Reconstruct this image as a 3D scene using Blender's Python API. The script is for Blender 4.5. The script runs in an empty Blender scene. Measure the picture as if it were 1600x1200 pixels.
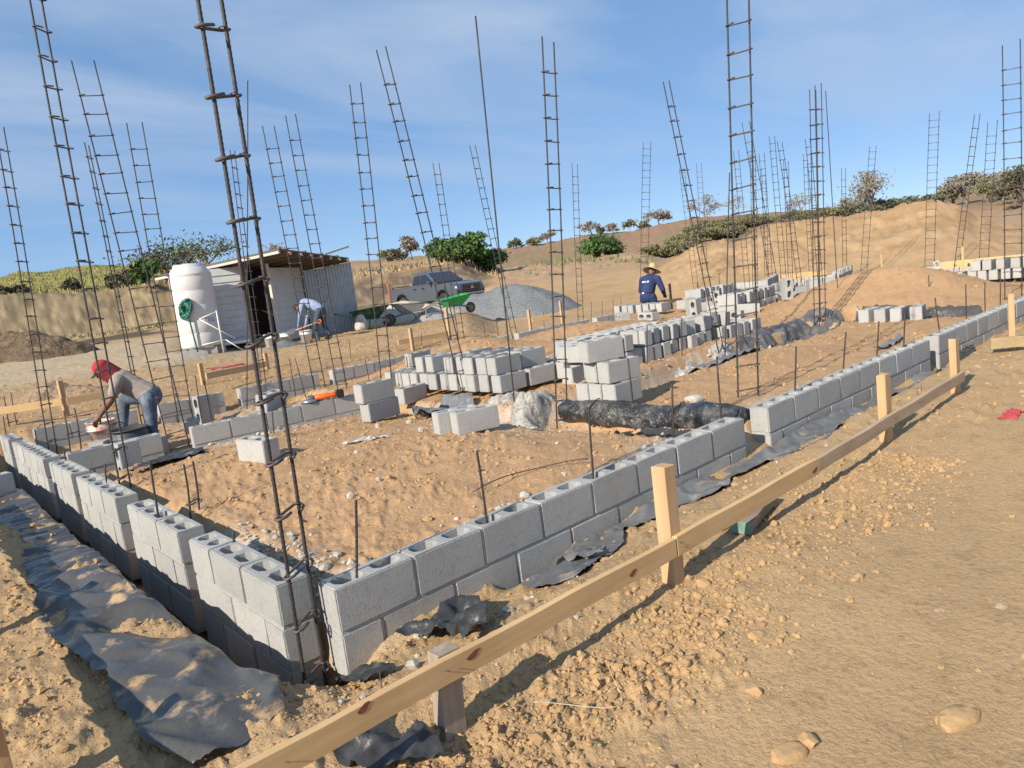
import bpy, bmesh, math, random
import numpy as np
from mathutils import Vector, Matrix
random.seed(7); rng = np.random.default_rng(11)
S = bpy.context.scene
COL = S.collection

# ------------------------------------------------------------------ camera (solved from the block courses of the two walls)
F_PX, YAW, PITCH, ROLL = 1138.12, math.radians(-41.3324), math.radians(-8.5028), math.radians(-7.1567)
CAM = np.array([-1.12461, -2.68420, 1.58192])
cy_, sy_, cp_, sp_ = math.cos(YAW), math.sin(YAW), math.cos(PITCH), math.sin(PITCH)
FW = np.array([-sy_*cp_, cy_*cp_, sp_]); RT = np.array([cy_, sy_, 0.]); UPV = np.cross(RT, FW)
cr_, sr_ = math.cos(ROLL), math.sin(ROLL)
R2 = cr_*RT + sr_*UPV; U2 = -sr_*RT + cr_*UPV
cam_d = bpy.data.cameras.new('camera'); cam = bpy.data.objects.new('camera', cam_d); COL.objects.link(cam)
M = Matrix(((R2[0], U2[0], -FW[0], CAM[0]), (R2[1], U2[1], -FW[1], CAM[1]), (R2[2], U2[2], -FW[2], CAM[2]), (0, 0, 0, 1)))
cam.matrix_world = M
cam_d.sensor_width = 36; cam_d.lens = F_PX/1600*36; cam_d.clip_start = .05; cam_d.clip_end = 3000
S.camera = cam

def ray(x, y): return FW + R2*(x-800)/F_PX + U2*(600-y)/F_PX
def up(x, y, z):                                   # photo pixel -> point at height z
    d = ray(x, y); t = (z-CAM[2])/d[2]; return CAM + t*d
def at(x, y, dist):                                # photo pixel -> point at a horizontal distance
    d = ray(x, y); return CAM + d*dist/math.hypot(d[0], d[1])
def prj(P):
    d = np.asarray(P, float)-CAM; z = d@FW
    return 800+F_PX*(d@R2)/z, 600-F_PX*(d@U2)/z
E1 = RT.copy(); E2 = np.array([-sy_, cy_, 0.])      # level right / level away

# ------------------------------------------------------------------ light
SUN_EL, SUN_AZ = math.radians(31), math.radians(187)    # direction TO the sun in plan (angle from +x)
SUN_DIR = np.array([math.cos(SUN_EL)*math.cos(SUN_AZ), math.cos(SUN_EL)*math.sin(SUN_AZ), math.sin(SUN_EL)])
sl = bpy.data.lights.new('sun', 'SUN'); sl.energy = 4.4; sl.angle = math.radians(.53); sl.color = (1, .925, .80)
so = bpy.data.objects.new('sun', sl); COL.objects.link(so)
so.rotation_euler = Vector(SUN_DIR).to_track_quat('Z', 'Y').to_euler()
W = bpy.data.worlds.new('World'); S.world = W; W.use_nodes = True
nt = W.node_tree; nt.nodes.clear()
def N(t, ty, **k):
    n = t.nodes.new(ty)
    for a, b in k.items(): setattr(n, a, b)
    return n
wo = N(nt, 'ShaderNodeOutputWorld'); bg = N(nt, 'ShaderNodeBackground'); sky = N(nt, 'ShaderNodeTexSky')
sky.sky_type = 'NISHITA'; sky.sun_disc = False; sky.sun_elevation = SUN_EL
sky.sun_rotation = math.pi/2 - SUN_AZ
sky.altitude = 50; sky.air_density = .6; sky.dust_density = .1; sky.ozone_density = 1.6
bg.inputs['Strength'].default_value = .15
# thin cirrus: stretched noise on a flat cloud layer
tc = N(nt, 'ShaderNodeTexCoord'); sep = N(nt, 'ShaderNodeSeparateXYZ'); nt.links.new(tc.outputs['Generated'], sep.inputs[0])
def wm(op, a, b=None):
    n = N(nt, 'ShaderNodeMath', operation=op)
    for i, v in enumerate((a, b)):
        if v is None: continue
        if isinstance(v, (int, float)): n.inputs[i].default_value = v
        else: nt.links.new(v, n.inputs[i])
    return n.outputs[0]
zz = wm('ADD', wm('MAXIMUM', sep.outputs[2], 0.0), .12)
comb = N(nt, 'ShaderNodeCombineXYZ'); nt.links.new(wm('DIVIDE', sep.outputs[0], zz), comb.inputs[0]); nt.links.new(wm('DIVIDE', sep.outputs[1], zz), comb.inputs[1])
mp = N(nt, 'ShaderNodeMapping'); mp.inputs['Rotation'].default_value = (0, 0, math.radians(58)); mp.inputs['Scale'].default_value = (.75, 2.1, 1); mp.inputs['Location'].default_value = (3.1, 1.7, 0)
nt.links.new(comb.outputs[0], mp.inputs[0])
n1 = N(nt, 'ShaderNodeTexNoise'); n1.inputs['Scale'].default_value = .62; n1.inputs['Detail'].default_value = 8; n1.inputs['Roughness'].default_value = .52; n1.inputs['Distortion'].default_value = .5
nt.links.new(mp.outputs[0], n1.inputs['Vector'])
cr = N(nt, 'ShaderNodeValToRGB'); cr.color_ramp.elements[0].position = .42; cr.color_ramp.elements[1].position = .66
nt.links.new(n1.outputs['Fac'], cr.inputs[0])
fade = N(nt, 'ShaderNodeMapRange'); fade.inputs['From Min'].default_value = .03; fade.inputs['From Max'].default_value = .28
nt.links.new(sep.outputs[2], fade.inputs['Value'])
cf = wm('MULTIPLY', wm('MULTIPLY', cr.outputs[0], fade.outputs[0]), .8)
mix = N(nt, 'ShaderNodeMixRGB'); mix.inputs[2].default_value = (2.35, 2.85, 3.65, 1)
even = N(nt, 'ShaderNodeMixRGB'); even.inputs[0].default_value = .74; even.inputs[2].default_value = (.84, 1.62, 2.85, 1)      # flat blue mixed in evens the dome and dims its bright horizon
nt.links.new(sky.outputs[0], even.inputs[1])
nt.links.new(cf, mix.inputs[0]); nt.links.new(even.outputs[0], mix.inputs[1]); nt.links.new(mix.outputs[0], bg.inputs[0]); nt.links.new(bg.outputs[0], wo.inputs[0])
S.view_settings.view_transform = 'Standard'; S.view_settings.look = 'None'; S.view_settings.gamma = 1; S.view_settings.use_curve_mapping = False
S.view_settings.exposure = .55
S.cycles.max_bounces = 6

# ------------------------------------------------------------------ materials
MATS = {}
def mat(name, col, rough=.8, var=None, bump=None, metal=0., rnd=0., attr=None, spec=.5, coord='Object', trans=0., sheen=None, bump2=None):
    """var: list of (scale, colour, lo, hi) noise layers; bump: (scale, strength, distance)"""
    if name in MATS: return MATS[name]
    m = bpy.data.materials.new(name); m.use_nodes = True; t = m.node_tree; t.nodes.clear()
    o = N(t, 'ShaderNodeOutputMaterial'); b = N(t, 'ShaderNodeBsdfPrincipled'); t.links.new(b.outputs[0], o.inputs[0])
    b.inputs['Roughness'].default_value = rough; b.inputs['Metallic'].default_value = metal
    b.inputs['Specular IOR Level'].default_value = spec
    c = N(t, 'ShaderNodeTexCoord')
    if attr:
        a = N(t, 'ShaderNodeAttribute', attribute_name=attr); cur = a.outputs['Color']
    else:
        rgb = N(t, 'ShaderNodeRGB'); rgb.outputs[0].default_value = (*col, 1); cur = rgb.outputs[0]
    for (sc, c2, lo, hi) in (var or []):
        n = N(t, 'ShaderNodeTexNoise'); n.inputs['Scale'].default_value = sc; n.inputs['Detail'].default_value = 5; n.inputs['Roughness'].default_value = .6
        t.links.new(c.outputs[coord], n.inputs['Vector'])
        r = N(t, 'ShaderNodeMapRange'); r.inputs['From Min'].default_value = lo; r.inputs['From Max'].default_value = hi
        t.links.new(n.outputs['Fac'], r.inputs['Value'])
        x = N(t, 'ShaderNodeMixRGB')
        if isinstance(c2, (int, float)):
            x.blend_type = 'MULTIPLY'; x.inputs[2].default_value = (c2, c2, c2, 1)
        else: x.inputs[2].default_value = (*c2, 1)
        t.links.new(r.outputs[0], x.inputs[0]); t.links.new(cur, x.inputs[1]); cur = x.outputs[0]
    if rnd:
        oi = N(t, 'ShaderNodeObjectInfo'); r = N(t, 'ShaderNodeMapRange'); r.inputs['To Min'].default_value = 1-rnd; r.inputs['To Max'].default_value = 1+rnd*.6
        t.links.new(oi.outputs['Random'], r.inputs['Value'])
        x = N(t, 'ShaderNodeVectorMath', operation='SCALE'); t.links.new(cur, x.inputs[0]); t.links.new(r.outputs[0], x.inputs['Scale']); cur = x.outputs[0]
    t.links.new(cur, b.inputs['Base Color'])
    nrm = None
    for bp in (bump, bump2):
        if not bp: continue
        n = N(t, 'ShaderNodeTexNoise'); n.inputs['Scale'].default_value = bp[0]; n.inputs['Detail'].default_value = 4; n.inputs['Roughness'].default_value = .65
        t.links.new(c.outputs[coord], n.inputs['Vector'])
        bn = N(t, 'ShaderNodeBump'); bn.inputs['Strength'].default_value = bp[1]; bn.inputs['Distance'].default_value = bp[2]
        t.links.new(n.outputs['Fac'], bn.inputs['Height'])
        if nrm: t.links.new(nrm, bn.inputs['Normal'])
        nrm = bn.outputs[0]
    if nrm: t.links.new(nrm, b.inputs['Normal'])
    if trans: b.inputs['Transmission Weight'].default_value = trans
    MATS[name] = m; return m

def leafmat(name, c1, c2, rough=.6):
    if name in MATS: return MATS[name]
    m = mat(name, c1, rough, var=[(.9, c2, .35, .65), (6, .6, .45, .7)], spec=.3)
    return m

SAND = (.50, .345, .205)
m_ground = mat('soil', SAND, .95, attr='Col', var=[(1.3, .86, .4, .7), (9, .80, .5, .72), (55, .72, .52, .7), (180, 1.14, .5, .75)], bump=(38, .55, .02), bump2=(170, .6, .006), spec=.15)
m_clod = mat('clod_soil', (.455, .293, .148), .95, var=[(3, (.39, .25, .125), .4, .7), (40, .8, .5, .7)], bump=(120, .5, .004), spec=.1)
m_clodw = mat('pale_rubble', (.47, .43, .37), .95, var=[(5, .8, .45, .7)], spec=.1)
m_block = mat('concrete_block', (.445, .435, .41), .95, var=[(2.3, .84, .42, .66), (9, (.45, .40, .33), .60, .78), (60, .86, .5, .66), (230, .55, .57, .68)], bump=(150, .85, .006), bump2=(420, .5, .002), rnd=.10, spec=.15)
m_mortar = mat('mortar', (.41, .40, .375), .95, var=[(30, .75, .45, .7)], bump=(90, .8, .006), spec=.1)
m_rebar = mat('rebar_steel', (.055, .050, .049), .6, var=[(14, (.14, .09, .07), .52, .8), (60, .7, .5, .7)], metal=.35)
m_tie = mat('tie_steel', (.10, .085, .08), .6, var=[(30, (.17, .11, .085), .5, .78)], metal=.3)
m_wire = mat('binding_wire', (.22, .20, .18), .5, metal=.5)

def woodmat(name, c1, c2, axis=0, sc=9):
    if name in MATS: return MATS[name]
    m = bpy.data.materials.new(name); m.use_nodes = True; t = m.node_tree; b = t.nodes['Principled BSDF']; b.inputs['Roughness'].default_value = .75; b.inputs['Specular IOR Level'].default_value = .25
    c = N(t, 'ShaderNodeTexCoord'); mp_ = N(t, 'ShaderNodeMapping'); s = [sc*4, sc*4, sc*4]; s[axis] = sc*.22; mp_.inputs['Scale'].default_value = s
    t.links.new(c.outputs['Object'], mp_.inputs[0])
    n = N(t, 'ShaderNodeTexNoise'); n.inputs['Scale'].default_value = 1.0; n.inputs['Detail'].default_value = 6; n.inputs['Distortion'].default_value = .25; t.links.new(mp_.outputs[0], n.inputs['Vector'])
    r = N(t, 'ShaderNodeValToRGB'); r.color_ramp.elements[0].position = .25; r.color_ramp.elements[1].position = .75
    r.color_ramp.elements[0].color = (*c2, 1); r.color_ramp.elements[1].color = (*c1, 1); t.links.new(n.outputs['Fac'], r.inputs[0])
    n2 = N(t, 'ShaderNodeTexNoise'); n2.inputs['Scale'].default_value = 5; t.links.new(c.outputs['Object'], n2.inputs['Vector'])
    mr = N(t, 'ShaderNodeMapRange'); mr.inputs['From Min'].default_value = .45; mr.inputs['From Max'].default_value = .75; mr.inputs['To Max'].default_value = .5; t.links.new(n2.outputs['Fac'], mr.inputs['Value'])
    x = N(t, 'ShaderNodeMixRGB'); x.inputs[2].default_value = (c1[0]*.72, c1[1]*.66, c1[2]*.6, 1); t.links.new(mr.outputs[0], x.inputs[0]); t.links.new(r.outputs[0], x.inputs[1])
    t.links.new(x.outputs[0], b.inputs['Base Color'])
    bn = N(t, 'ShaderNodeBump'); bn.inputs['Strength'].default_value = .35; bn.inputs['Distance'].default_value = .004; t.links.new(n.outputs['Fac'], bn.inputs['Height']); t.links.new(bn.outputs[0], b.inputs['Normal'])
    MATS[name] = m; return m
m_board = woodmat('pine_board', (.68, .46, .235), (.58, .37, .175), 0)
m_stake = woodmat('pine_stake', (.60, .41, .23), (.46, .28, .14), 2)
m_knot = mat('wood_knot', (.22, .075, .035), .7, var=[(60, .6, .4, .7)])
m_oldwood = woodmat('weathered_wood', (.33, .27, .20), (.20, .15, .11), 0)
m_white = mat('white_plastic', (.74, .72, .69), .45, var=[(2.5, .9, .45, .75)])
m_black = mat('black_rubber', (.02, .02, .02), .7)

def plastmat(name, base, dust, lo, hi, rough=.34):
    if name in MATS: return MATS[name]
    m = mat(name, base, rough, var=[(2.2, .75, .4, .7), (9, (base[0]*2.0, base[1]*2.0, base[2]*2.0), .55, .8), (4.5, dust, lo, hi)], bump=(7, .35, .03), bump2=(40, .12, .01), spec=.35)
    return m
m_pl_left = plastmat('dusty_plastic', (.085, .081, .076), (.45, .295, .15), .57, .66, .30)
m_pl_grey = plastmat('grey_plastic', (.17, .17, .17), (.42, .30, .18), .60, .72, .26)
m_pl_black = plastmat('black_plastic', (.05, .05, .05), (.34, .30, .25), .6, .78, .36)

# ------------------------------------------------------------------ helpers
def tag(o, label=None, cat=None, group=None, kind=None):
    if label: o['label'] = label
    if cat: o['category'] = cat
    if group: o['group'] = group
    if kind: o['kind'] = kind
    return o
def empty(name, loc, rz=0, label=None, cat=None, group=None):
    o = bpy.data.objects.new(name, None); COL.objects.link(o); o.location = Vector(loc); o.rotation_euler = (0, 0, rz); o.empty_display_size = .05
    return tag(o, label, cat, group)
def link(name, me, parent=None, loc=(0, 0, 0), rot=(0, 0, 0), m=None):
    o = bpy.data.objects.new(name, me); COL.objects.link(o); o.location = Vector(loc); o.rotation_euler = rot
    if m and not me.materials: me.materials.append(m)
    if parent: o.parent = parent
    return o
def mesh_pd(name, v, f, m=None, smooth=False):
    me = bpy.data.meshes.new(name); me.from_pydata([tuple(map(float, p)) for p in v], [], [tuple(map(int, q)) for q in f]); me.update()
    if m: me.materials.append(m)
    if smooth: me.polygons.foreach_set('use_smooth', [True]*len(me.polygons))
    return me
def mesh_np(name, v, f, m=None, smooth=True):
    me = bpy.data.meshes.new(name); k = f.shape[1]
    me.vertices.add(len(v)); me.vertices.foreach_set('co', np.ascontiguousarray(v, np.float32).ravel())
    me.loops.add(f.size); me.loops.foreach_set('vertex_index', np.ascontiguousarray(f, np.int32).ravel())
    me.polygons.add(len(f)); me.polygons.foreach_set('loop_start', np.arange(0, f.size, k, dtype=np.int32))
    me.polygons.foreach_set('loop_total', np.full(len(f), k, np.int32)); me.polygons.foreach_set('use_smooth', np.full(len(f), smooth))
    me.update(calc_edges=True)
    if m: me.materials.append(m)
    return me
class B:
    """collects shapes into one mesh"""
    def __init__(s): s.v = []; s.f = []
    def add(s, v, f):
        n = len(s.v); s.v += [tuple(p) for p in v]; s.f += [tuple(i+n for i in q) for q in f]; return s
    def box(s, c, d, rz=0, rx=0, ry=0):
        R = Matrix.Rotation(rz, 3, 'Z') @ Matrix.Rotation(ry, 3, 'Y') @ Matrix.Rotation(rx, 3, 'X'); v = []
        for z in (-1, 1):
            for x, y in ((-1, -1), (1, -1), (1, 1), (-1, 1)): v.append(Vector(c)+R @ Vector((x*d[0]/2, y*d[1]/2, z*d[2]/2)))
        return s.add(v, [(3, 2, 1, 0), (4, 5, 6, 7), (0, 1, 5, 4), (1, 2, 6, 5), (2, 3, 7, 6), (3, 0, 4, 7)])
    def tube(s, pts, r, n=6, rs=None, cap=True):
        pts = [Vector(p) for p in pts]; v = []; f = []; prev = None
        for i, p in enumerate(pts):
            t = (pts[min(i+1, len(pts)-1)]-pts[max(i-1, 0)]).normalized()
            if prev is None: a = t.orthogonal().normalized()
            else: a = (prev-t*prev.dot(t)).normalized()
            prev = a; b = t.cross(a); q = rs[i] if rs else r
            for k in range(n):
                w = 2*math.pi*k/n; v.append(p+(a*math.cos(w)+b*math.sin(w))*q)
        for i in range(len(pts)-1):
            for k in range(n): f.append((i*n+k, i*n+(k+1) % n, (i+1)*n+(k+1) % n, (i+1)*n+k))
        if cap: f += [tuple(range(n))[::-1], tuple(range((len(pts)-1)*n, len(pts)*n))]
        return s.add(v, f)
    def lathe(s, prof, n=24, c=(0, 0, 0)):
        v = []; f = []
        for (r, z) in prof:
            for k in range(n): w = 2*math.pi*k/n; v.append((c[0]+r*math.cos(w), c[1]+r*math.sin(w), c[2]+z))
        for i in range(len(prof)-1):
            for k in range(n): f.append((i*n+k, i*n+(k+1) % n, (i+1)*n+(k+1) % n, (i+1)*n+k))
        f += [tuple(range(n))[::-1], tuple(range((len(prof)-1)*n, len(prof)*n))]
        return s.add(v, f)
    def prism(s, poly, y0, y1, fy=None):
        """poly in (x,z) extruded along y; fy(x,z) gives the half-width factor"""
        n = len(poly); v = [(x, y0*(fy(x, z) if fy else 1), z) for x, z in poly]+[(x, y1*(fy(x, z) if fy else 1), z) for x, z in poly]
        f = [tuple(range(n)), tuple(range(2*n-1, n-1, -1))]+[((i+1) % n, i, n+i, n+(i+1) % n) for i in range(n)]
        return s.add(v, f)
    def mesh(s, name, m=None, smooth=False, bevel=0):
        me = mesh_pd(name, s.v, s.f, m, smooth)
        bm = bmesh.new(); bm.from_mesh(me); bmesh.ops.recalc_face_normals(bm, faces=bm.faces)
        if bevel: bmesh.ops.bevel(bm, geom=list(bm.edges), offset=bevel, segments=1, affect='EDGES')
        bm.to_mesh(me); bm.free()
        return me
    def obj(s, name, m, parent=None, smooth=False, bevel=0, loc=(0, 0, 0), rot=(0, 0, 0)):
        return link(name, s.mesh(name, m, smooth, bevel), parent, loc, rot)

# vectorised value noise
def _h(ix, iy, s):
    h = (ix.astype(np.int64)*374761393+iy.astype(np.int64)*668265263+s*1442695041) & 0xffffffff
    h = ((h ^ (h >> 13))*1274126177) & 0xffffffff
    return ((h ^ (h >> 16)) & 0xffff)/65535.
def vn(x, y, s=0):
    x = np.asarray(x, float); y = np.asarray(y, float); ix = np.floor(x); iy = np.floor(y); fx = x-ix; fy = y-iy
    fx = fx*fx*(3-2*fx); fy = fy*fy*(3-2*fy)
    a = _h(ix, iy, s); b = _h(ix+1, iy, s); c = _h(ix, iy+1, s); d = _h(ix+1, iy+1, s)
    return (a*(1-fx)+b*fx)*(1-fy)+(c*(1-fx)+d*fx)*fy
def fbm(x, y, o=4, s=0):
    t = 0; a = 1; w = 0
    for i in range(o): t = t+a*(vn(x*2**i+7.3*i, y*2**i-3.1*i, s+i)*2-1); w += a; a *= .5
    return t/w
def ss(a, b, x): t = np.clip((np.asarray(x, float)-a)/(b-a), 0, 1); return t*t*(3-2*t)
def band(a, b, w, x): return ss(a-w, a+w, x)*(1-ss(b-w, b+w, x))
def gauss(x, y, cx, cy, sx, sy=None, rot=0):
    sy = sy or sx; c, s_ = math.cos(rot), math.sin(rot); u = (x-cx)*c+(y-cy)*s_; v = -(x-cx)*s_+(y-cy)*c
    return np.exp(-.5*((u/sx)**2+(v/sy)**2))

# ------------------------------------------------------------------ terrain
DS = [8, 14, 20, 27, 33, 37, 41, 45, 52, 62, 78, 100, 130, 200, 600]
def hh(px, d): return 1.58+px/1138*d
# columns: photo x -> heights at DS
COLS = [-900, -200, 0, 40, 75, 110, 150, 200, 280, 420, 560, 650, 740, 790, 860, 950, 1010, 1060, 1110, 1150, 1172, 1205, 1245, 1300, 1365, 1400, 1430, 1475, 1510, 1548, 1585, 1640, 1800, 2600]
mound = {1060: -14, 1110: 6, 1150: 13, 1172: 8, 1205: 25, 1245: 30, 1300: 28, 1365: 25, 1400: 25, 1430: 30, 1475: 31, 1510: 23, 1548: -2, 1585: -18, 1640: -30, 1800: -40}
sky_l = [(-900, 80), (-200, 84), (0, 84), (30, 86), (75, 95), (100, 90), (150, 91), (200, 89), (280, 78), (420, 60), (600, 47), (700, 44), (800, 39), (880, 40), (950, 45), (1010, 42), (1100, 52), (1170, 47), (1300, 40), (1400, 36), (1560, 40), (1700, 40), (2600, 40)]
banktop = [(-900, 66), (0, 67), (100, 61), (200, 54), (280, 54), (420, 40), (560, 26), (650, 27), (740, 30), (768, 22), (790, 8), (2600, 8)]
def table():
    T = []
    for c in COLS:
        kc = math.cos(math.atan((max(-300, min(1900, c))-800)/1138)); hh = lambda px, d: 1.58+px/1138*d*kc       # off-axis columns
        s = np.interp(c, *zip(*sky_l)); b = np.interp(c, *zip(*banktop))
        r = {}
        if c <= 300:
            r = {8: .25, 14: .42, 20: .5, 27: .7, 33: .95, 37: 1.1, 41: 1.25, 45: hh(b, 44), 52: hh(b, 50)+.1, 62: hh(b, 58)+.2, 78: hh(s*.9, 78), 100: hh(s, 100), 130: hh(s, 118), 200: hh(s*.8, 130), 600: 8}
        elif c <= 770:
            r = {8: .3, 14: .40, 20: .42, 27: .38, 33: .32, 37: .32, 41: .36, 45: .5, 52: hh(b, 49), 62: hh(b, 56)+.3, 78: hh(b+8, 70), 100: hh(s-4, 100), 130: hh(s, 130), 200: hh(s-10, 140), 600: 6}
        elif c <= 1010:
            r = {8: .3, 14: .34, 20: .05, 27: -.14, 33: .05, 37: .3, 41: .6, 45: 1.05, 52: 1.75, 62: hh(10, 60), 78: hh(6, 70), 100: hh(s-14, 100), 130: hh(s, 130), 200: hh(s-10, 140), 600: 6}
        else:
            m_ = mound.get(c, -40)
            t37 = hh(m_, 37); lw_ = -.14 if c < 1080 else .15
            r = {8: .2, 14: .3, 20: .1, 27: lw_, 33: .55*t37+.1, 37: t37, 41: t37*.8, 45: t37*.45+.3, 52: 1.2, 62: hh(-6, 62), 78: hh(s-36 if c < 1180 else 16, 78), 100: hh(s-14, 100), 130: hh(s, 130), 200: hh(s-10, 140), 600: 6}
        T.append([r[d] for d in DS])
    return np.array(T)
TAB = table(); CA = np.array(COLS, float)
def polar(x, y):
    dx = np.asarray(x, float)-CAM[0]; dy = np.asarray(y, float)-CAM[1]
    d = np.hypot(dx, dy); fw = dx*E2[0]+dy*E2[1]; la = dx*E1[0]+dy*E1[1]
    az = 800+1138*la/np.maximum(fw, .38*d+1e-6)
    return az, d
def far_h(x, y):
    az, d = polar(x, y); az = np.clip(az, COLS[0], COLS[-1]); d_ = np.clip(d, DS[0], DS[-1])
    i = np.clip(np.searchsorted(CA, az)-1, 0, len(CA)-2); j = np.clip(np.searchsorted(DS, d_)-1, 0, len(DS)-2)
    D = np.array(DS, float)
    u = (az-CA[i])/(CA[i+1]-CA[i]); v = (d_-D[j])/(D[j+1]-D[j]); u = u*u*(3-2*u)*.5+u*.5; v = v*v*(3-2*v)*.5+v*.5
    return (TAB[i, j]*(1-u)+TAB[i+1, j]*u)*(1-v)+(TAB[i, j+1]*(1-u)+TAB[i+1, j+1]*u)*v
PK = [(*at(1338, 424, 14.4)[:2], .46, 1.0), (*at(1455, 426, 14.6)[:2], .30, .8), (*at(1400, 455, 13.2)[:2], .08, .9), (*up(745, 540, .5)[:2], .34, .6), (*up(660, 562, .45)[:2], .2, .5), (*up(830, 545, .5)[:2], .20, .7), (*up(930, 505, .5)[:2], .22, 1.1), (*up(1000, 520, .5)[:2], .15, .9)]
PIT = up(838, 885, .1); W3P = at(1015, 473, 18.6)
def near_h(x, y):
    x = np.asarray(x, float); y = np.asarray(y, float)
    z = .125+.030*np.clip(x, -1, 6)*ss(-.2, -.5, y)+.03*fbm(x*.7, y*.7, 3, 5)                      # outside, beside the long wall
    # left of the left wall: bank of spoil, then the footing trench
    lft = 1-ss(-.35, .05, x+.0*y)
    z = z+(.07+.05*fbm(x*1.3, y*1.3, 3, 9))*lft*ss(-1.6, -.3, y)
    # interior fill
    ins = band(.17, 21.5, .06, x)*band(.16, 8.1, .06, y)
    zi = .26+.05*fbm(x*.6+3, y*.6, 3, 21)+.04*band(.9, 2.8, .5, x)*band(.8, 4.2, .5, y)
    zi = zi-.10*(1-ss(.16, .42, x))
    zi = zi-.20*ss(7.3, 8.0, y)*(1-ss(12, 13, x))
    work = band(.17, 3.6, .15, x)*band(5.45, 8.0, .12, y)
    zi = zi*(1-work)+(.11+.05*fbm(x*2, y*2, 2, 4)+.22*gauss(x, y, 2.5, 6.2, .35, .5))*work
    t1 = .65*band(3.16, 3.62, .07, x)*band(.1, 5.0, .1, y)
    t2 = band(2.02, 2.55, .08, y+.10*np.sin(x*1.7))*band(3.5, 9.6, .2, x)
    t3 = band(9.9, 10.4, .1, x)*band(.1, 2.3, .15, y)
    t4 = band(4.80, 5.5, .10, y+.08*np.sin(x*3))*band(.2, 3.35, .1, x)*.9
    tr = np.maximum(np.maximum(np.maximum(t1, t2), t3), t4)
    lip = gauss(x, 0*y, 3.85, 0, .12, 9)*band(.2, 2.0, .2, y)*.04
    zi = zi*(1-tr)+(.04+.03*fbm(x*3, y*3, 2, 2))*tr+lip
    for (a, b, h_, s_) in PK: zi = zi+h_*gauss(x, y, a, b, s_)
    z = z*(1-ins)+zi*ins
    # trench outside the left wall
    tl = band(-.235+.03*np.sin(3.1), .30, .035, x+.03*fbm(y*1.5, 0*y+2, 2, 3))*band(.12, 9.5, .1, y)*(1-ins)
    z = z*(1-tl)+(-.28)*tl
    # at the corner and along the right wall
    tc_ = gauss(x, y, .06, .09, .11, .13); z = z-.26*tc_
    tw = band(-.16, .0, .06, y+.05*fbm(x*1.3, 0*x, 2, 8))*band(.05, 14, .15, x)*(1-ins)
    z = z-(.05+.03*fbm(x*2, y, 2, 33))*tw
    z = z-.34*gauss(x, y, PIT[0], PIT[1]+.06, .11, .07)-.16*gauss(x, y, *up(1485, 577, .05)[:2], .22, .08)
    z = z+.06*gauss(x, y, .25, -.62, .35, .14)+.05*gauss(x, y, 1.0, -.55, .5, .12)
    z = z+.03*gauss(x, y, 1.6, -1.15, .5, .2)
    return z
def gh(x, y):
    x = np.asarray(x, float); y = np.asarray(y, float)
    w = band(-3.5, 22, 1.2, x)*band(-8, 8.6, .45, y)*(1-ss(20, 24, np.hypot(x-CAM[0], y-CAM[1])))
    return near_h(x, y)*w+far_h(x, y)*(1-w)-.42*gauss(x, y, W3P[0], W3P[1], .38, .34)
def gz(x, y): return float(gh(np.array([x]), np.array([y]))[0])
def rough_mask(x, y):
    """1 where the soil is lumpy, 0 on trodden ground"""
    path = ss(-1.08, -1.5, y+.22*fbm(x*1.1, y*1.1, 2, 44))*ss(-.1, .6, x)
    return np.clip(1-.97*path, .03, 1)
def micro(x, y):
    d = np.hypot(x-CAM[0], y-CAM[1]); near = (1-ss(16, 46, d))*(1+.5*ss(10, 20, d))
    n1_ = fbm(x*5, y*5, 3, 60); n2_ = np.maximum(fbm(x*17, y*17, 2, 70), 0); n3_ = np.maximum(fbm(x*42+9, y*42, 2, 80), 0)
    patch = (.35+.65*ss(-.15, .3, fbm(x*1.6, y*1.6, 2, 90)))*(1+.7*gauss(x, y, 1.2, -1.15, .9, .22))
    r = rough_mask(x, y)
    return near*r*(.016*n1_+patch*(.034*n2_+.016*n3_))+ss(1040, 1090, polar(x, y)[0])*band(29, 42, 1.5, d)*(.10*fbm(x*.9, y*.9, 4, 15)+.09*fbm(x*4, y*4, 3, 16))+ss(20, 34, d)*(1-ss(150, 300, d))*(.22*fbm(x*.5, y*.5, 4, 13)+.12*fbm(x*1.7, y*1.7, 3, 14)+.10*fbm(x*5, y*5, 3, 17)*(1-ss(70, 90, d)))*ss(.9, 1.5, far_h(x, y))

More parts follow.
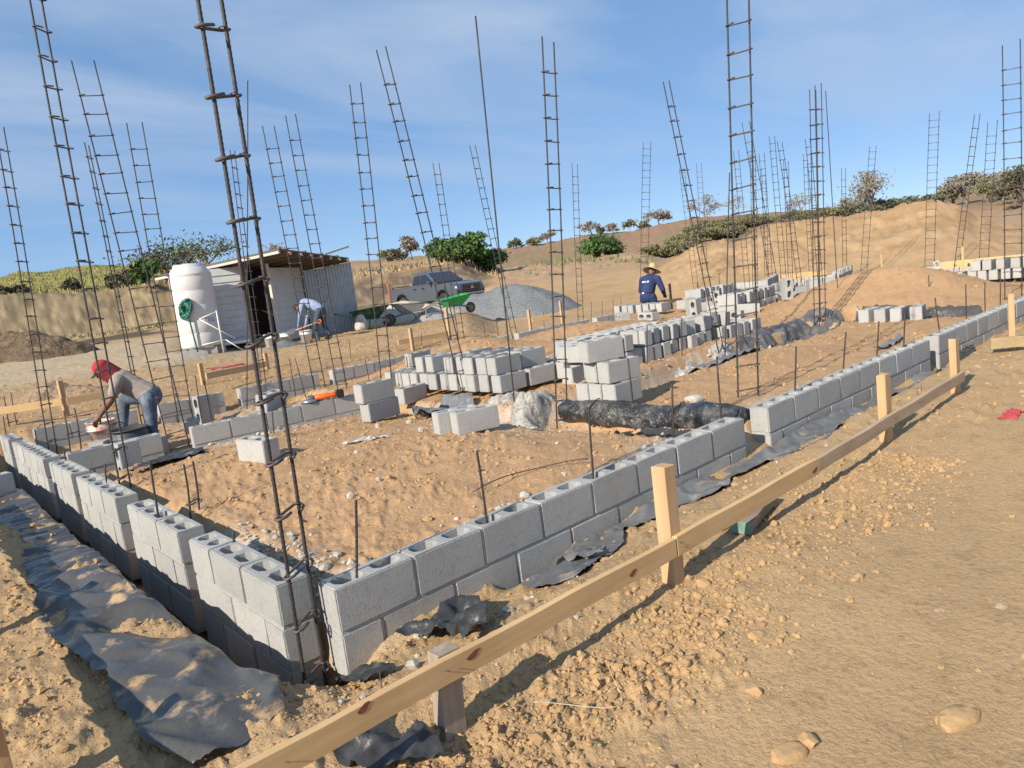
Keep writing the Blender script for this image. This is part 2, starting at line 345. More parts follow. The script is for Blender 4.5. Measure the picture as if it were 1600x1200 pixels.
def soil_colour(x, y, z):
    az, d = polar(x, y); n = len(x)
    C = np.tile(np.array([.475, .315, .166]), (n, 1))
    def mixc(c, m): C[:] = C*(1-m[:, None])+np.array(c)*m[:, None]
    big = fbm(x*.5, y*.5, 3, 50)
    mixc((.42, .265, .128), ss(0, .5, big)*.7)
    ins = band(.17, 21.5, .1, x)*band(.16, 8.1, .1, y)
    mixc((.50, .30, .158), ins*.85)
    # whitish caliche and cement crumbs near the footings
    cal = np.clip(gauss(x, y, 3.0, .35, .25, .12)+gauss(x, y, 3.3, 2.6, .35, .4)+gauss(x, y, .33, .95, .09, .5)+gauss(x, y, 1.6, .28, .35, .06)+gauss(x, y, 1.4, 4.75, .9, .14)+gauss(x, y, 6.2, 2.35, .6, .2)+.8*gauss(x, y, 4.5, .35, .6, .12), 0, 1)
    mixc((.58, .54, .47), cal*ss(-.35, .25, fbm(x*7, y*7, 3, 77))*.95)
    tr = np.clip(band(3.16, 3.62, .1, x)*band(.1, 5.0, .1, y)+band(2.0, 2.6, .1, y+.1*np.sin(x*1.7))*band(3.5, 9.6, .2, x), 0, 1)
    mixc((.52, .48, .42), tr*ss(-.2, .3, fbm(x*3, y*3, 3, 78))*.9)
    work = band(.17, 3.6, .2, x)*band(5.45, 8.0, .15, y); mixc((.40, .34, .26), work*.6*ss(-.3, .3, fbm(x*2, y*2, 2, 79)))
    # freshly thrown soil is redder behind the far wall
    mixc((.40, .25, .13), band(8.2, 10.5, .5, y)*band(-3, 9, 1, x)*.6)
    fo = ss(15, 22, d)
    grey = gauss(az, d, 345, 21.5, 70, 2.0); mixc((.36, .34, .30), np.clip(grey*1.1, 0, .9)*ss(-.4, .2, fbm(x*1.5, y*1.5, 3, 81)))
    left = 1-ss(250, 330, az); mid = ss(300, 330, az)*(1-ss(770, 800, az)); right = ss(780, 830, az)
    # left: road, dark spoil, bank with dry grass, grassy top
    mixc((.50, .40, .27), fo*left*band(18, 31, 2, d)*.7)
    mixc((.13, .095, .06), left*band(33, 38, 1.0, d)*ss(-.15, .2, fbm(x*.6, y*.6, 3, 82)))
    mixc((.30, .215, .125), left*band(40, 46.5, .8, d)); mixc((.17, .13, .08), left*band(40, 46, .6, d)*ss(-.1, .4, fbm(az*.08, z*2.2, 4, 83))*.9); mixc((.43, .33, .19), left*band(40, 46, .6, d)*ss(.0, .4, fbm(az*.15, z*3.5, 3, 183))*.75)
    mixc((.46, .36, .17), left*band(38.3, 41, .8, d)*.8)
    mixc((.36, .31, .10), left*ss(47, 49, d)*(1-ss(104, 112, d))); mixc((.24, .25, .08), left*ss(48, 52, d)*(1-ss(104, 112, d))*ss(-.1, .3, fbm(x*.35, y*.35, 3, 84))*.85)
    mixc((.25, .15, .11), left*ss(104, 112, d))
    mixc((.17, .125, .085), mid*band(45, 51.5, 1, d)); mixc((.33, .235, .14), mid*band(45, 51, 1, d)*ss(0, .3, fbm(x*1.5, y*1.5, 3, 85))*.8)
    mixc((.40, .30, .15), mid*ss(52, 56, d)*(1-ss(70, 80, d)));
    mixc((.42, .26, .15), mid*ss(66, 76, d)); mixc((.30, .24, .12), mid*ss(90, 100, d)*ss(-.2, .3, fbm(x*.1, y*.1, 2, 86)))
    mixc((.42, .28, .165), right*ss(40, 48, d)*(1-ss(64, 72, d))); mixc((.33, .205, .125), right*ss(64, 74, d))
    mixc((.28, .21, .11), right*ss(70, 80, d)*ss(0, .35, fbm(x*.12, y*.12, 3, 87)))
    md = ss(1030, 1090, az)*band(29, 43, 1.5, d); mixc((.50, .325, .175), md); mixc((.42, .265, .135), md*ss(-.1, .4, fbm(x*.7, y*.7, 4, 88))); mixc((.38, .24, .13), md*ss(.1, .4, fbm(x*4, y*4, 3, 188))*.6)
    return np.clip(C, 0, 1)

def build_ground():
    ta = np.radians(np.concatenate([np.arange(-47, 47.01, .135), np.arange(49, 311, 5)]))
    r = [.25]
    while r[-1] < 60: r.append(r[-1]*1.0098+.0008)
    while r[-1] < 900: r.append(r[-1]*1.03)
    r = np.array(r); nt_, nr = len(ta), len(r)
    A, Rr = np.meshgrid(ta, r)
    X = CAM[0]+Rr*(E2[0]*np.cos(A)+E1[0]*np.sin(A)); Y = CAM[1]+Rr*(E2[1]*np.cos(A)+E1[1]*np.sin(A))
    x, y = X.ravel(), Y.ravel(); z = gh(x, y)+micro(x, y)
    v = np.stack([x, y, z], 1)
    i = np.arange(nr-1)[:, None]*nt_+np.arange(nt_)[None, :]; j = np.arange(nr-1)[:, None]*nt_+(np.arange(nt_)[None, :]+1) % nt_
    f = np.stack([i, i+nt_, j+nt_, j], -1).reshape(-1, 4)[:, ::-1]
    # small disc at the centre
    v = np.vstack([v, [[CAM[0], CAM[1], gz(CAM[0], CAM[1])]]])
    me = mesh_np('ground', v, f, m_ground, True)
    c = soil_colour(v[:, 0], v[:, 1], v[:, 2]); a = me.color_attributes.new('Col', 'FLOAT_COLOR', 'POINT')
    a.data.foreach_set('color', np.hstack([c, np.ones((len(c), 1))]).astype(np.float32).ravel())
    o = link('ground', me); o['kind'] = 'structure'
    return o
build_ground()

ICO_V = []; ICO_F = []
def _ico():
    bm = bmesh.new(); bmesh.ops.create_icosphere(bm, subdivisions=1, radius=1)
    bm.verts.ensure_lookup_table()
    v = np.array([p.co[:] for p in bm.verts]); f = np.array([[q.index for q in p.verts] for p in bm.faces]); bm.free(); return v, f
ICO_V, ICO_F = _ico()
def scatter(name, P, sz, m, label, flat=.65, col=None):
    n = len(P); V = np.repeat(ICO_V[None], n, 0)*(1+.35*(rng.random((n, len(ICO_V), 1))-.5)*2)
    a = rng.random(n)*6.283; c, s_ = np.cos(a), np.sin(a); st = .7+.7*rng.random((n, 1))
    V[:, :, 0] *= st; V[:, :, 2] *= flat+.3*rng.random((n, 1))
    X = V[:, :, 0]*c[:, None]-V[:, :, 1]*s_[:, None]; Y = V[:, :, 0]*s_[:, None]+V[:, :, 1]*c[:, None]
    V = np.stack([X, Y, V[:, :, 2]], -1)*sz[:, None, None]+P[:, None, :]
    F_ = (ICO_F[None]+(np.arange(n)*len(ICO_V))[:, None, None]).reshape(-1, 3)
    o = link(name, mesh_np(name, V.reshape(-1, 3), F_, m, False)); o['kind'] = 'stuff'; o['label'] = label; o['category'] = 'soil'
    return o
def polar_pts(n, r0, r1, half=40):
    a = np.radians(rng.uniform(-half, half, n)); r = np.exp(rng.uniform(math.log(r0), math.log(r1), n))
    return CAM[0]+r*(E2[0]*np.cos(a)+E1[0]*np.sin(a)), CAM[1]+r*(E2[1]*np.cos(a)+E1[1]*np.sin(a)), r
def clear_of_walls(x, y):
    w = (y > -.02) & (y < .17) & (x > .1)
    w |= (x > -.24) & (x < .17) & (y > .1)
    w |= (y > 8.05) & (y < 8.35) & (x > 0) & (x < 13)
    return ~w
def clods():
    x, y, r = polar_pts(90000, 1.0, 20); z = gh(x, y)+micro(x, y)
    keep = clear_of_walls(x, y) & (rng.random(len(x)) < rough_mask(x, y)*(.2+.8*ss(-.2, .35, fbm(x*1.4, y*1.4, 2, 91))))
    x, y, z, r = x[keep], y[keep], z[keep], r[keep]
    s_ = np.clip(.0034*np.exp(rng.normal(0, .7, len(x)))*(.65+.13*r), .002, .028)
    scatter('soil_clods', np.stack([x, y, z-s_*.05], 1), s_, m_clod, 'loose crumbs and clods of tan soil lying over the whole site')
    xx = rng.uniform(-.4, 3.4, 15000); yy = -1.12+.17*rng.normal(0, 1, 15000)+.03*xx; w_ = .25+.75*ss(-.1, .4, fbm(xx*2.1, yy*2.1, 2, 191)); k = rng.random(15000) < w_; xx, yy = xx[k], yy[k]
    s2 = np.clip(.0036*np.exp(rng.normal(0, .75, len(xx))), .0015, .020); scatter('clod_strip', np.stack([xx, yy, gh(xx, yy)+micro(xx, yy)+s2*.1], 1), s2, m_clod, 'strip of broken soil clods in front of the string board')
    # pale rubble crumbs along the footings
    x, y, r = polar_pts(60000, 2.4, 12)
    w = gauss(x, y, 3.0, .35, .25, .12)+gauss(x, y, 3.3, 2.6, .35, .4)+gauss(x, y, .33, .95, .09, .5)+gauss(x, y, 1.6, .28, .4, .06)+gauss(x, y, 1.4, 4.75, .9, .14)+gauss(x, y, 6.2, 2.35, .8, .2)+.3*gauss(x, y, 3.9, 2.2, .5, .3)+.02*band(.2, 3, .2, x)*band(.2, 5, .2, y)+.015*band(-.6, 5, .2, x)*band(-.8, -.2, .1, y)
    k = clear_of_walls(x, y) & (rng.random(len(x)) < w*.8); x, y, r = x[k], y[k], r[k]
    s_ = np.clip(.0065*np.exp(rng.normal(0, .65, len(x))), .003, .03)
    scatter('pale_rubble', np.stack([x, y, gh(x, y)+micro(x, y)+s_*.3], 1), s_, m_clodw, 'whitish crumbs of caliche and cement along the footing trenches')
clods()

# ------------------------------------------------------------------ concrete blocks
BL, BW, BH = .39, .15, .19
def block_mesh(name, L=BL, variant=0, cores=2, solid=False):
    """hollow block, centred in plan, base at z=0"""
    x0, y0 = L/2, BW/2; bm = bmesh.new(); rr = random.Random(variant*17+3); Vd = {}
    def V(x, y, z):
        k = (round(x, 4), round(y, 4), round(z, 4))
        if k not in Vd: Vd[k] = bm.verts.new((x, y, z))
        return Vd[k]
    ce = [-x0+2*x0*i/cores for i in range(cores+1)]
    for i in range(cores):
        a, b = ce[i], ce[i+1]; ha = a+(.030 if i == 0 else .026); hb = b-(.030 if i == cores-1 else .026); hy = y0-.029; k = .024
        rings = []
        for z, t in ((BH, 0.), (0., .007)):
            c4 = [(a, -y0), (b, -y0), (b, y0), (a, y0)]
            A_, B_, Y_ = ha+t, hb-t, hy-t
            h8 = [(A_, -Y_+k), (A_+k, -Y_), (B_-k, -Y_), (B_, -Y_+k), (B_, Y_-k), (B_-k, Y_), (A_+k, Y_), (A_, Y_-k)]
            C4 = [V(*p, z) for p in c4]; H8 = [V(*p, z) for p in h8]; rings.append(H8)
            for q in range(4):
                bm.faces.new([C4[q], H8[2*q], H8[2*q+1]]); bm.faces.new([C4[q], H8[2*q+1], H8[(2*q+2) % 8], C4[(q+1) % 4]])
        for q in range(8): bm.faces.new([rings[0][q], rings[0][(q+1) % 8], rings[1][(q+1) % 8], rings[1][q]])
        for y in (-y0, y0): bm.faces.new([V(a, y, 0), V(b, y, 0), V(b, y, BH), V(a, y, BH)])
    for x in (-x0, x0): bm.faces.new([V(x, -y0, 0), V(x, y0, 0), V(x, y0, BH), V(x, -y0, BH)])
    bmesh.ops.recalc_face_normals(bm, faces=bm.faces)
    out = [e for e in bm.edges if len(e.link_faces) == 2 and e.calc_face_angle(0) > 1.2 and
           all(abs(abs(v.co.x)-x0) < 1e-4 or abs(abs(v.co.y)-y0) < 1e-4 for v in e.verts) and
           True]
    bmesh.ops.bevel(bm, geom=out, offset=.006, segments=2, affect='EDGES')
    for v in bm.verts:
        v.co += Vector((rr.uniform(-1, 1), rr.uniform(-1, 1), rr.uniform(-1, 1)))*.0013
    bmesh.ops.recalc_face_normals(bm, faces=bm.faces)
    me = bpy.data.meshes.new(name); bm.to_mesh(me); bm.free(); me.materials.append(m_block)
    return me
BLK = [block_mesh('block', variant=i) for i in range(5)]
_bl = {}
def blk_len(L):
    k = round(L, 2)
    if abs(k-BL) < .03: return random.choice(BLK), k/BL
    if k not in _bl: _bl[k] = block_mesh('block', L=k-.0, variant=int(k*100), cores=1 if k < .27 else 2)
    return _bl[k], 1.

def wall(p0, p1, label, group=None, courses=2, z0=0., side=1, off0=0., name='block_wall', drop=None):
    """wall from p0 to p1 (outer face line), body on the 'side' (+1 = left of the direction); courses of .2 m upward from z0"""
    p0 = Vector((*p0, 0)); p1 = Vector((*p1, 0)); d = p1-p0; L = d.length; a = math.atan2(d.y, d.x)
    root = empty(name, (p0.x, p0.y, z0), a, label, 'wall', group)
    mb = B(); yc = side*BW/2
    for c in range(courses):
        off = off0 if (courses-1-c) % 2 == 0 else (off0+.2) % .4
        ed = [0.]; x = off if off > .12 else off+.4
        while x < L-.10: ed.append(x); x += .4
        ed.append(L)
        for i in range(len(ed)-1):
            if drop and drop(c, i, len(ed)-1): continue
            l = ed[i+1]-ed[i]; e = .012 if i < len(ed)-2 else 0; me, s = blk_len(l-e)
            o = link('block', me, root, (ed[i]+(l-e)/2, yc+random.uniform(-.002, .002), c*.2+.008), (random.uniform(-.004, .004), random.uniform(-.003, .003), (math.pi if random.random() < .5 else 0)+random.uniform(-.006, .006)))
            o.scale.x = s
            if i < len(ed)-2: mb.box((ed[i+1]-.006, yc, c*.2+.098), (.014, BW-.012-random.random()*.012, .176))
        mb.box((L/2, yc, c*.2+.002), (L-.006, BW-.011, .018))
    mo = mb.obj('mortar', m_mortar, root)
    return root

# the long wall on the right (outer face y = 0)
wall((.134, 0), (3.335, 0), 'grey block wall beside the pine string board, near the open corner of the building')
wall((3.67, 0), (6.96, 0), 'grey block wall section behind the last pine stakes, between two column gaps')
wall((7.21, 0), (14.2, 0), 'long grey block wall section running past the far wooden stake toward the sand mounds', off0=.1)
# the left wall (outer face x = 0)
LS = [(.275, 1.369), (1.555, 2.59), (2.874, 4.088), (4.273, 5.204), (5.473, 7.35), (7.645, 8.32)]
LL = ['sunlit block wall section ending at the open corner, with the tallest ribbed rebar at its end',
      'sunlit block wall section second from the open corner, above the black trench',
      'sunlit block wall section third from the open corner, beside the cross wall',
      'sunlit block wall section fourth from the open corner along the trench',
      'longest sunlit block wall section along the trench, beside the bending red-capped worker',
      'short block wall section at the far end of the plastic-lined trench']
for (a, b), l in zip(LS, LL): wall((0, a), (0, b), l, courses=3, z0=-.2, side=-1)
# inner walls
wall((.2, 5.42), (1.06, 5.42), 'short dark-faced cross wall in front of the black bucket')
wall((1.34, 5.32), (3.30, 5.06), 'inner block wall carrying the orange grinder on its top')
# far wall (outer face y = 8.3), split at the column gaps
FSEG = [(.35, 1.55), (1.85, 2.75), (3.0, 4.3), (4.55, 6.1), (6.35, 8.5), (8.75, 10.9), (11.15, 12.0)]
for i, (a, b) in enumerate(FSEG):
    wall((a, 8.15), (b, 8.15), 'low block wall section along the far side of the site, facing the shed', 'wall sections along the far side', courses=2)
wall((20.6, 3.2), (20.6, 10.2), 'distant block wall at the foot of the big sand mounds', side=1)
wall((14.2, 7.5), (20.2, 8.1), 'distant low block wall beyond the worker in blue')

# ------------------------------------------------------------------ loose blocks
nb = 0
def loose(x, y, z, yaw, label, group=None, pose='flat', pitch=0, roll=0):
    """bottom centre at (x,y,z); flat = cores up, side = lying on its long side, end = standing on its end"""
    global nb; nb += 1
    me = random.choice(BLK); o = link('concrete_block', me)
    R = Matrix.Rotation(yaw, 4, 'Z') @ Matrix.Rotation(pitch, 4, 'Y') @ Matrix.Rotation(roll, 4, 'X')
    if pose == 'side': R = R @ Matrix.Translation((0, 0, BW/2)) @ Matrix.Rotation(math.pi/2, 4, 'X') @ Matrix.Translation((0, 0, -BH/2))
    if pose == 'end': R = R @ Matrix.Translation((0, 0, BL/2)) @ Matrix.Rotation(math.pi/2, 4, 'Y') @ Matrix.Translation((0, 0, -BH/2))
    o.matrix_world = Matrix.Translation((x, y, z)) @ R
    tag(o, label, 'block', group); return o
def J(s): return random.uniform(-s, s)
def row(x, y, dx, dy, n, yaw, z, label, group, pitch_=.2, skip=(), pose='flat'):
    for i in range(n):
        if i in skip: continue
        loose(x+dx*i*pitch_+J(.02), y+dy*i*pitch_+J(.03), z+J(.002), yaw+J(.09), label, group, pose, J(.012), J(.012))
gA = 'blocks stacked in two tiers behind the pale rubble'; lA = 'grey block in the lower tier of the double stack behind the pale rubble trench'; lA2 = 'grey block in the upper tier of the double stack behind the pale rubble trench'
zA = .33
for c, x in enumerate((4.12, 4.56)):
    sd = (' row toward the open corner', ' row toward the far piles')[c]
    row(x, 3.32, 0, 1, 12 if c == 0 else 10, J(.03), zA, 'lower-tier block of the double stack by the rubble,'+sd, gA, .195)
    row(x+.02, 3.40, .03, 1, 8 if c == 0 else 6, .04, zA+.193, 'upper-tier block of the double stack by the rubble,'+sd, gA, .2, skip=(2, 4) if c else (5,))
row(4.95, 3.22, .3, 1, 3, .1, zA, 'grey block set beside the end of the double stack behind the pale rubble', gA, .2)
gB = 'blocks in the three-high pile at the black plastic'; lB = 'grey block in the three-high pile beside the black plastic trench lining'
for i in range(3): loose(3.90, 1.54+.155*i, .325, J(.03), lB, gB)
for i in range(2): loose(3.93+.02*i, 1.58+.17*i, .518, -.12+J(.05), lB, gB)
loose(4.12, 1.95, .518, .1, lB, gB); loose(3.88, 1.72, .71, -.28, 'topmost block of the three-high pile beside the black plastic trench lining')
gC = 'blocks in the long pile along the middle trench'; lC = 'grey block in the lower tier of the long pile along the middle trench'; lC2 = 'grey block in the upper tier of the long pile along the middle trench'
row(5.15, 3.12, 1, .0, 20, math.pi/2, .30, lC+', trench side', gC, .195, skip=(13,))
row(5.2, 3.55, 1, .0, 18, math.pi/2, .32, lC+', rear row', gC, .195)
row(4.95, 3.10, 1, .02, 11, math.pi/2+.05, .50, lC2+', trench side', gC, .2, skip=(5,))
row(5.3, 3.5, 1, .02, 9, math.pi/2, .515, lC2+', rear row', gC, .2)
for i in range(5): loose(7.25+.2*i, 3.18+J(.05), .50, math.pi/2+J(.3), 'block tipped askew on top of the long pile along the middle trench', gC, 'flat', J(.1), J(.12))
for i in range(6): loose(7.2+.22*i, 3.75+J(.06), .36+.0*i, math.pi/2+J(.2), 'block lying on its side behind the long pile along the middle trench', gC, 'side')
for q in ((893, 594), (905, 590)): P = up(*q, .33); loose(P[0]+.2, P[1]+.1, gz(P[0], P[1]), .15, 'loose grey block lying between the two-tier stack and the three-high pile', 'pair of blocks between the piles')
gD = 'blocks in the row at the feet of the worker in blue'; lD = 'pale block in the single row in front of the worker in blue coveralls'
row(12.3, 7.15, 0, 1, 7, .03, .36, lD, gD, .2)
row(12.55, 6.75, 1, -.05, 10, math.pi/2, .36, lD, gD, .2); row(12.9, 6.75, 1, -.05, 7, math.pi/2+.1, .553, lD, gD, .2)
gE = 'blocks scattered in the far piles'; lE = 'block in the jumbled far pile below the sand mounds'
row(10.6, 4.55, 1, .12, 14, math.pi/2, .34, lE, gE, .2); row(10.9, 4.95, 1, .12, 13, math.pi/2, .36, lE, gE, .2); row(10.8, 4.6, 1, .12, 9, math.pi/2+.15, .535, lE, gE, .21)
row(14.0, 5.8, 1, .5, 12, .5, .33, lE, gE, .3); row(14.4, 5.4, 1, .45, 10, .5, .33, lE, gE, .32, pose='side'); row(15.0, 6.2, 1, .4, 8, .4, .52, lE, gE, .3)
row(16.5, 5.2, 1, .3, 8, .3, .3, lE, gE, .36, pose='end')
for i, q in enumerate(((1262, 474), (1284, 476))):
    P = up(*q, .35); loose(P[0], P[1], .33, -.75+.2*i, 'block tilted with its two cores facing the corner, beside the rebar with four bars', 'pair of tilted blocks', 'side', -.25, .5)
for i in range(26):
    x, y = 9.6+5.6*random.random(), 3.6+3.0*random.random(); loose(x, y, gz(x, y)+.005, J(1.6), ('block lying loose on the sand between the long pile and the far piles', 'block tipped on its side on the sand between the long pile and the far piles', 'block standing on end on the sand between the long pile and the far piles')[i % 3], 'strewn blocks before the mounds', ('flat', 'side', 'end')[i % 3], J(.08), J(.08))
gF = 'four blocks in a spaced row'; lF = 'pale block standing in the spaced row of four on the plastic before the sand heaps'
for i in range(4): P = up(1352+i*23+(6 if i == 3 else 0), 501-i*1.0, .30); loose(P[0]+.18, P[1], gz(P[0], P[1])+.0, .1*i-.1, lF, gF)
gG = 'blocks stacked at the far end wall'; lG = 'block in the far stack below the planks at the mound foot'
row(15.5, .4, 0, 1, 11, .0, .33, lG, gG, .2); row(15.5, .6, .0, 1, 7, .05, .525, lG, gG, .22); row(15.95, .3, 0, 1, 10, 0, .33, lG, gG, .2)
for i, q in enumerate(((1372, 437), (1388, 434), (1405, 430), (1418, 436), (1470, 418), (1482, 414))):
    P = up(*q, .35); loose(P[0], P[1], gz(P[0], P[1]), J(1), 'block dumped between the two interior sand heaps', 'blocks between the sand heaps', random.choice(('flat', 'end', 'side')), J(.3), J(.3))
# single blocks about the first room
def onpx(px, py, z): P = up(px, py, z); return P[0], P[1]
x, y = onpx(409, 724, .30); loose(x, y+.02, gz(x, y)+.005, 1.75, 'half-buried block standing alone on the soil by a thin rebar')
x, y = onpx(600, 652, .31); loose(x, y+.05, .30, .12, 'lower block of the pair stacked by the inner wall'); loose(x-.03, y+.06, .493, .05, 'upper block of the pair stacked by the inner wall')
x, y = onpx(738, 674, .31); loose(x+.06, y+.02, .305, -.25, 'front block of the twin blocks with open cores on the soil'); loose(x-.0, y+.20, .305, -.25, 'rear block of the twin blocks with open cores on the soil')
x, y = onpx(222, 722, .2); loose(.62, 5.0, gz(.62, 5.0)+.01, .1, 'block standing on end against the short cross wall', None, 'end')
loose(1.0, 5.75, .13, .3, 'block beside the black bucket behind the short cross wall'); loose(.85, 6.9, .12, .8, 'block with dark core facing out, by the worker in the red cap', None, 'side')
loose(1.75, 6.6, .13, 1.2, 'block lying in the work bay behind the grinder wall'); loose(2.15, 7.3, .12, .2, 'block standing against the far wall in the work bay', None, 'end')
loose(2.30, 5.45, .40, .55, 'block set crookedly on the inner wall near the grinder', None, 'flat', 0, .12)
x, y = onpx(642, 612, .35); loose(x, y, gz(x, y), .2, 'block lying beside the double stack near the inner wall end')
x, y = onpx(655, 570, .42); loose(x, y, gz(x, y), .1, 'block at the far wall with a mate beside it', 'blocks near the far wall'); loose(x+.1, y-.3, gz(x, y-.3), .15, 'block at the far wall with a mate beside it', 'blocks near the far wall')
x, y = onpx(690, 548, .42); loose(x, y, gz(x, y)+.05, .3, 'block at the far wall with a mate beside it', 'blocks near the far wall')
P = up(12, 780, .20); loose(P[0]-.12, P[1]+.1, gz(P[0], P[1])+.02, .2, 'block lying on the plastic at the edge of the left trench')

# ------------------------------------------------------------------ reinforcing steel
def ribbed(L, r, n=8, step=.011, bow=0., ribs=True):
    b = B(); k = int(L/step) if ribs else max(4, int(L/.35)); pts = []; rs = []
    for i in range(k+1):
        t = i/k; pts.append((bow*math.sin(math.pi*t), bow*.4*math.sin(2*math.pi*t), L*t)); rs.append(r*(1.0 if (i % 2 == 0 or not ribs) else .82))
    b.tube(pts, r, n, rs); return b.mesh('rod', m_rebar, True)
def tie_mesh(w, r, hook=.05):
    """one hooked tie, bent round both bars"""
    b = B(); k = .016
    b.tube([(-w/2+hook*.9, -k*1.6, .004), (-w/2+.01, -k*1.4, .002), (-w/2-k, -k*.4, 0), (-w/2-k*.6, k*.9, 0), (-w/2+k, k, 0), (w/2-k, k, 0), (w/2+k*.6, k*.9, 0), (w/2+k, -k*.3, -.002), (w/2+.004, -k*1.8, -.006), (w/2-hook*.5, -k*2.2, -.012)], r, 5)
    b.tube([(-w/2, -k*.9, .007), (-w/2+.009, .0, .009), (-w/2, k*.9, .007)], r*.5, 4); b.tube([(w/2, -k*.9, .007), (w/2-.009, 0, .009), (w/2, k*.9, .007)], r*.5, 4)
    return b.mesh('tie', m_tie, True)
def cage(foot, z, top, gap, label, group=None, ext=0., ribs=False, rr=.0072, four=False, step=.2, stagger=0., phi=None, first=.15):
    """two bars tied like a ladder; foot/top are photo pixels of the middle, gap the pixel spacing of the bars"""
    P = up(*foot, z); hd = np.array([P[0]-CAM[0], P[1]-CAM[1], 0.]); dist = np.hypot(hd[0], hd[1]); hd /= dist
    d = ray(*top); t = ((P-CAM)@hd)/(d@hd); Tp = CAM+t*d
    P[2] -= .12
    ax = Tp-P; L = np.linalg.norm(ax)+ext; ax = Vector(ax).normalized()
    e1 = Vector((hd[1], -hd[0], 0)); e2 = Vector(hd)
    gm = gap*dist/F_PX; w = max(.12, gm); ph = math.acos(min(1, gm/w)) if phi is None else phi
    xd = e1*math.cos(ph)+e2*math.sin(ph); xd = (xd-ax*xd.dot(ax)).normalized(); yd = ax.cross(xd)
    R = Matrix((xd, yd, ax)).transposed()
    root = empty('rebar_cage', P, 0, label, 'rebar', group); root.rotation_euler = R.to_euler()
    me = ribbed(L, rr, 8 if ribs else 6, bow=J(.012), ribs=ribs)
    sx = [(-w/2, 0), (w/2, 0)] if not four else [(-w/2, -.05), (w/2, -.05), (-w/2, .05), (w/2, .05)]
    for k, (a, b_) in enumerate(sx):
        link('rod', me, root, (a, b_, J(.04) if k else 0))
    tm = tie_mesh(w, rr*.78)
    zz_ = first
    while zz_ < L-.16:
        for yy in ((0,) if not four else (-.05, .05)):
            o = link('tie', tm, root, (J(.002), yy, zz_+J(.012)), (0, J(.06)+stagger, J(.08)))
        zz_ += step
    return root
gfar = 'rebar ladders along the far wall'; lfar = 'slender rebar ladder standing in a gap of the far block wall'
gend = 'rebar ladders at the distant end'; lend = 'thin distant rebar ladder rising before the big sand mounds'
gmid = 'rebar ladders of the inner trenches'
cage((492, 1062), 0.0, (324, 0), 31, 'tall ribbed rebar ladder at the open corner where the two block walls meet', ext=.9, ribs=True, rr=.0085, step=.235, stagger=-.2)
cage((201, 790), .12, (57, 0), 13, 'tall rebar ladder in the wall gap third from the open corner, by the cross wall', ext=.7, ribs=True, rr=.0078, step=.215)
cage((84, 718), .15, (-2, 192), 9, 'tall rebar ladder in the left wall gap beside the red-capped worker')
cage((121, 742), .15, (108, 640), 13, 'short stub rebar ladder left low in a gap of the trench-side wall', 'short stub ladders')
cage((24, 684), .2, (12, 618), 8, 'short stub rebar ladder at the far end of the trench-side wall')
cage((306, 838), .12, (294, 722), 13, 'short stub rebar pair in the wall gap next to the open corner section', ribs=True)
cage((283, 705), .1, (129, 94), 26, 'leaning rebar ladder between the short cross wall and the grinder wall')
cage((222, 652), .3, (135, 224), 4, lfar, gfar); cage((288, 645), .3, (210, 192), 19, lfar, gfar)
cage((412, 603), .3, (363, 235), 6, lfar, gfar); cage((500, 605), .3, (419, 196), 16, lfar, gfar); cage((535, 605), .3, (454, 180), 14, lfar, gfar)
cage((606, 625), .2, (555, 132), 16, 'rebar ladder behind the two stacked blocks by the inner wall')
cage((735, 634), .15, (596, 78), 14, 'strongly leaning rebar ladder at the pale rubble in front of the double stack')
cage((722, 537), .3, (681, 254), 9, lfar, gfar); cage((806, 528), .3, (738, 226), 8, lfar, gfar)
cage((877, 662), .1, (856, 58), 17, 'upright rebar ladder beside the end of the black plastic trench lining')
cage((907, 497), .3, (898, 255), 8, lfar, gfar); cage((1005, 478), .2, (1011, 222), 11, 'upright rebar ladder just behind the worker in blue')
cage((1130, 556), .2, (1041, 128), 8, 'strongly leaning rebar ladder at the long pile of the middle trench')
cage((1169, 650), .1, (1153, 0), 29, 'tall rebar ladder in the column gap of the wall beside the pine string board', ext=.5, ribs=True, rr=.008, step=.215, stagger=-.12)
cage((1215, 470), .3, (1165, 190), 10, lend, gend); cage((1204, 452), .3, (1190, 240), 7, lend, gend); cage((1226, 450), .3, (1206, 212), 7, lend, gend); cage((1253, 462), .3, (1218, 220), 6, lend, gend)
cage((1281, 518), .15, (1274, 135), 8, 'rebar column of four bars standing in the black plastic of the middle trench', four=True)
cage((1283, 450), .3, (1262, 217), 6, lend, gend)
cage((1349, 424), .3, (1364, 228), 8, lend, gend); cage((1452, 418), .3, (1460, 176), 11, lend, gend); cage((1492, 430), .3, (1527, 179), 6, lend, gend); cage((1536, 414), .3, (1551, 190), 10, lend, gend)
cage((1583, 470), .3, (1580, 68), 18, 'tall rebar ladder at the far gap of the wall behind the lone wooden stake')
cage((1088, 452), .2, (1065, 261), 7, lend, gend); cage((1103, 445), .2, (1092, 255), 7, lend, gend)
cage((1236, 452), .3, (1228, 250), 6, lend, gend); cage((1180, 456), .3, (1176, 240), 7, lend, gend); cage((1168, 452), .3, (1150, 235), 7, lend, gend); cage((1268, 440), .3, (1258, 240), 5, lend, gend); cage((1320, 430), .3, (1318, 262), 5, lend, gend)
cage((1198, 440), .3, (1193, 262), 5, lend, gend)
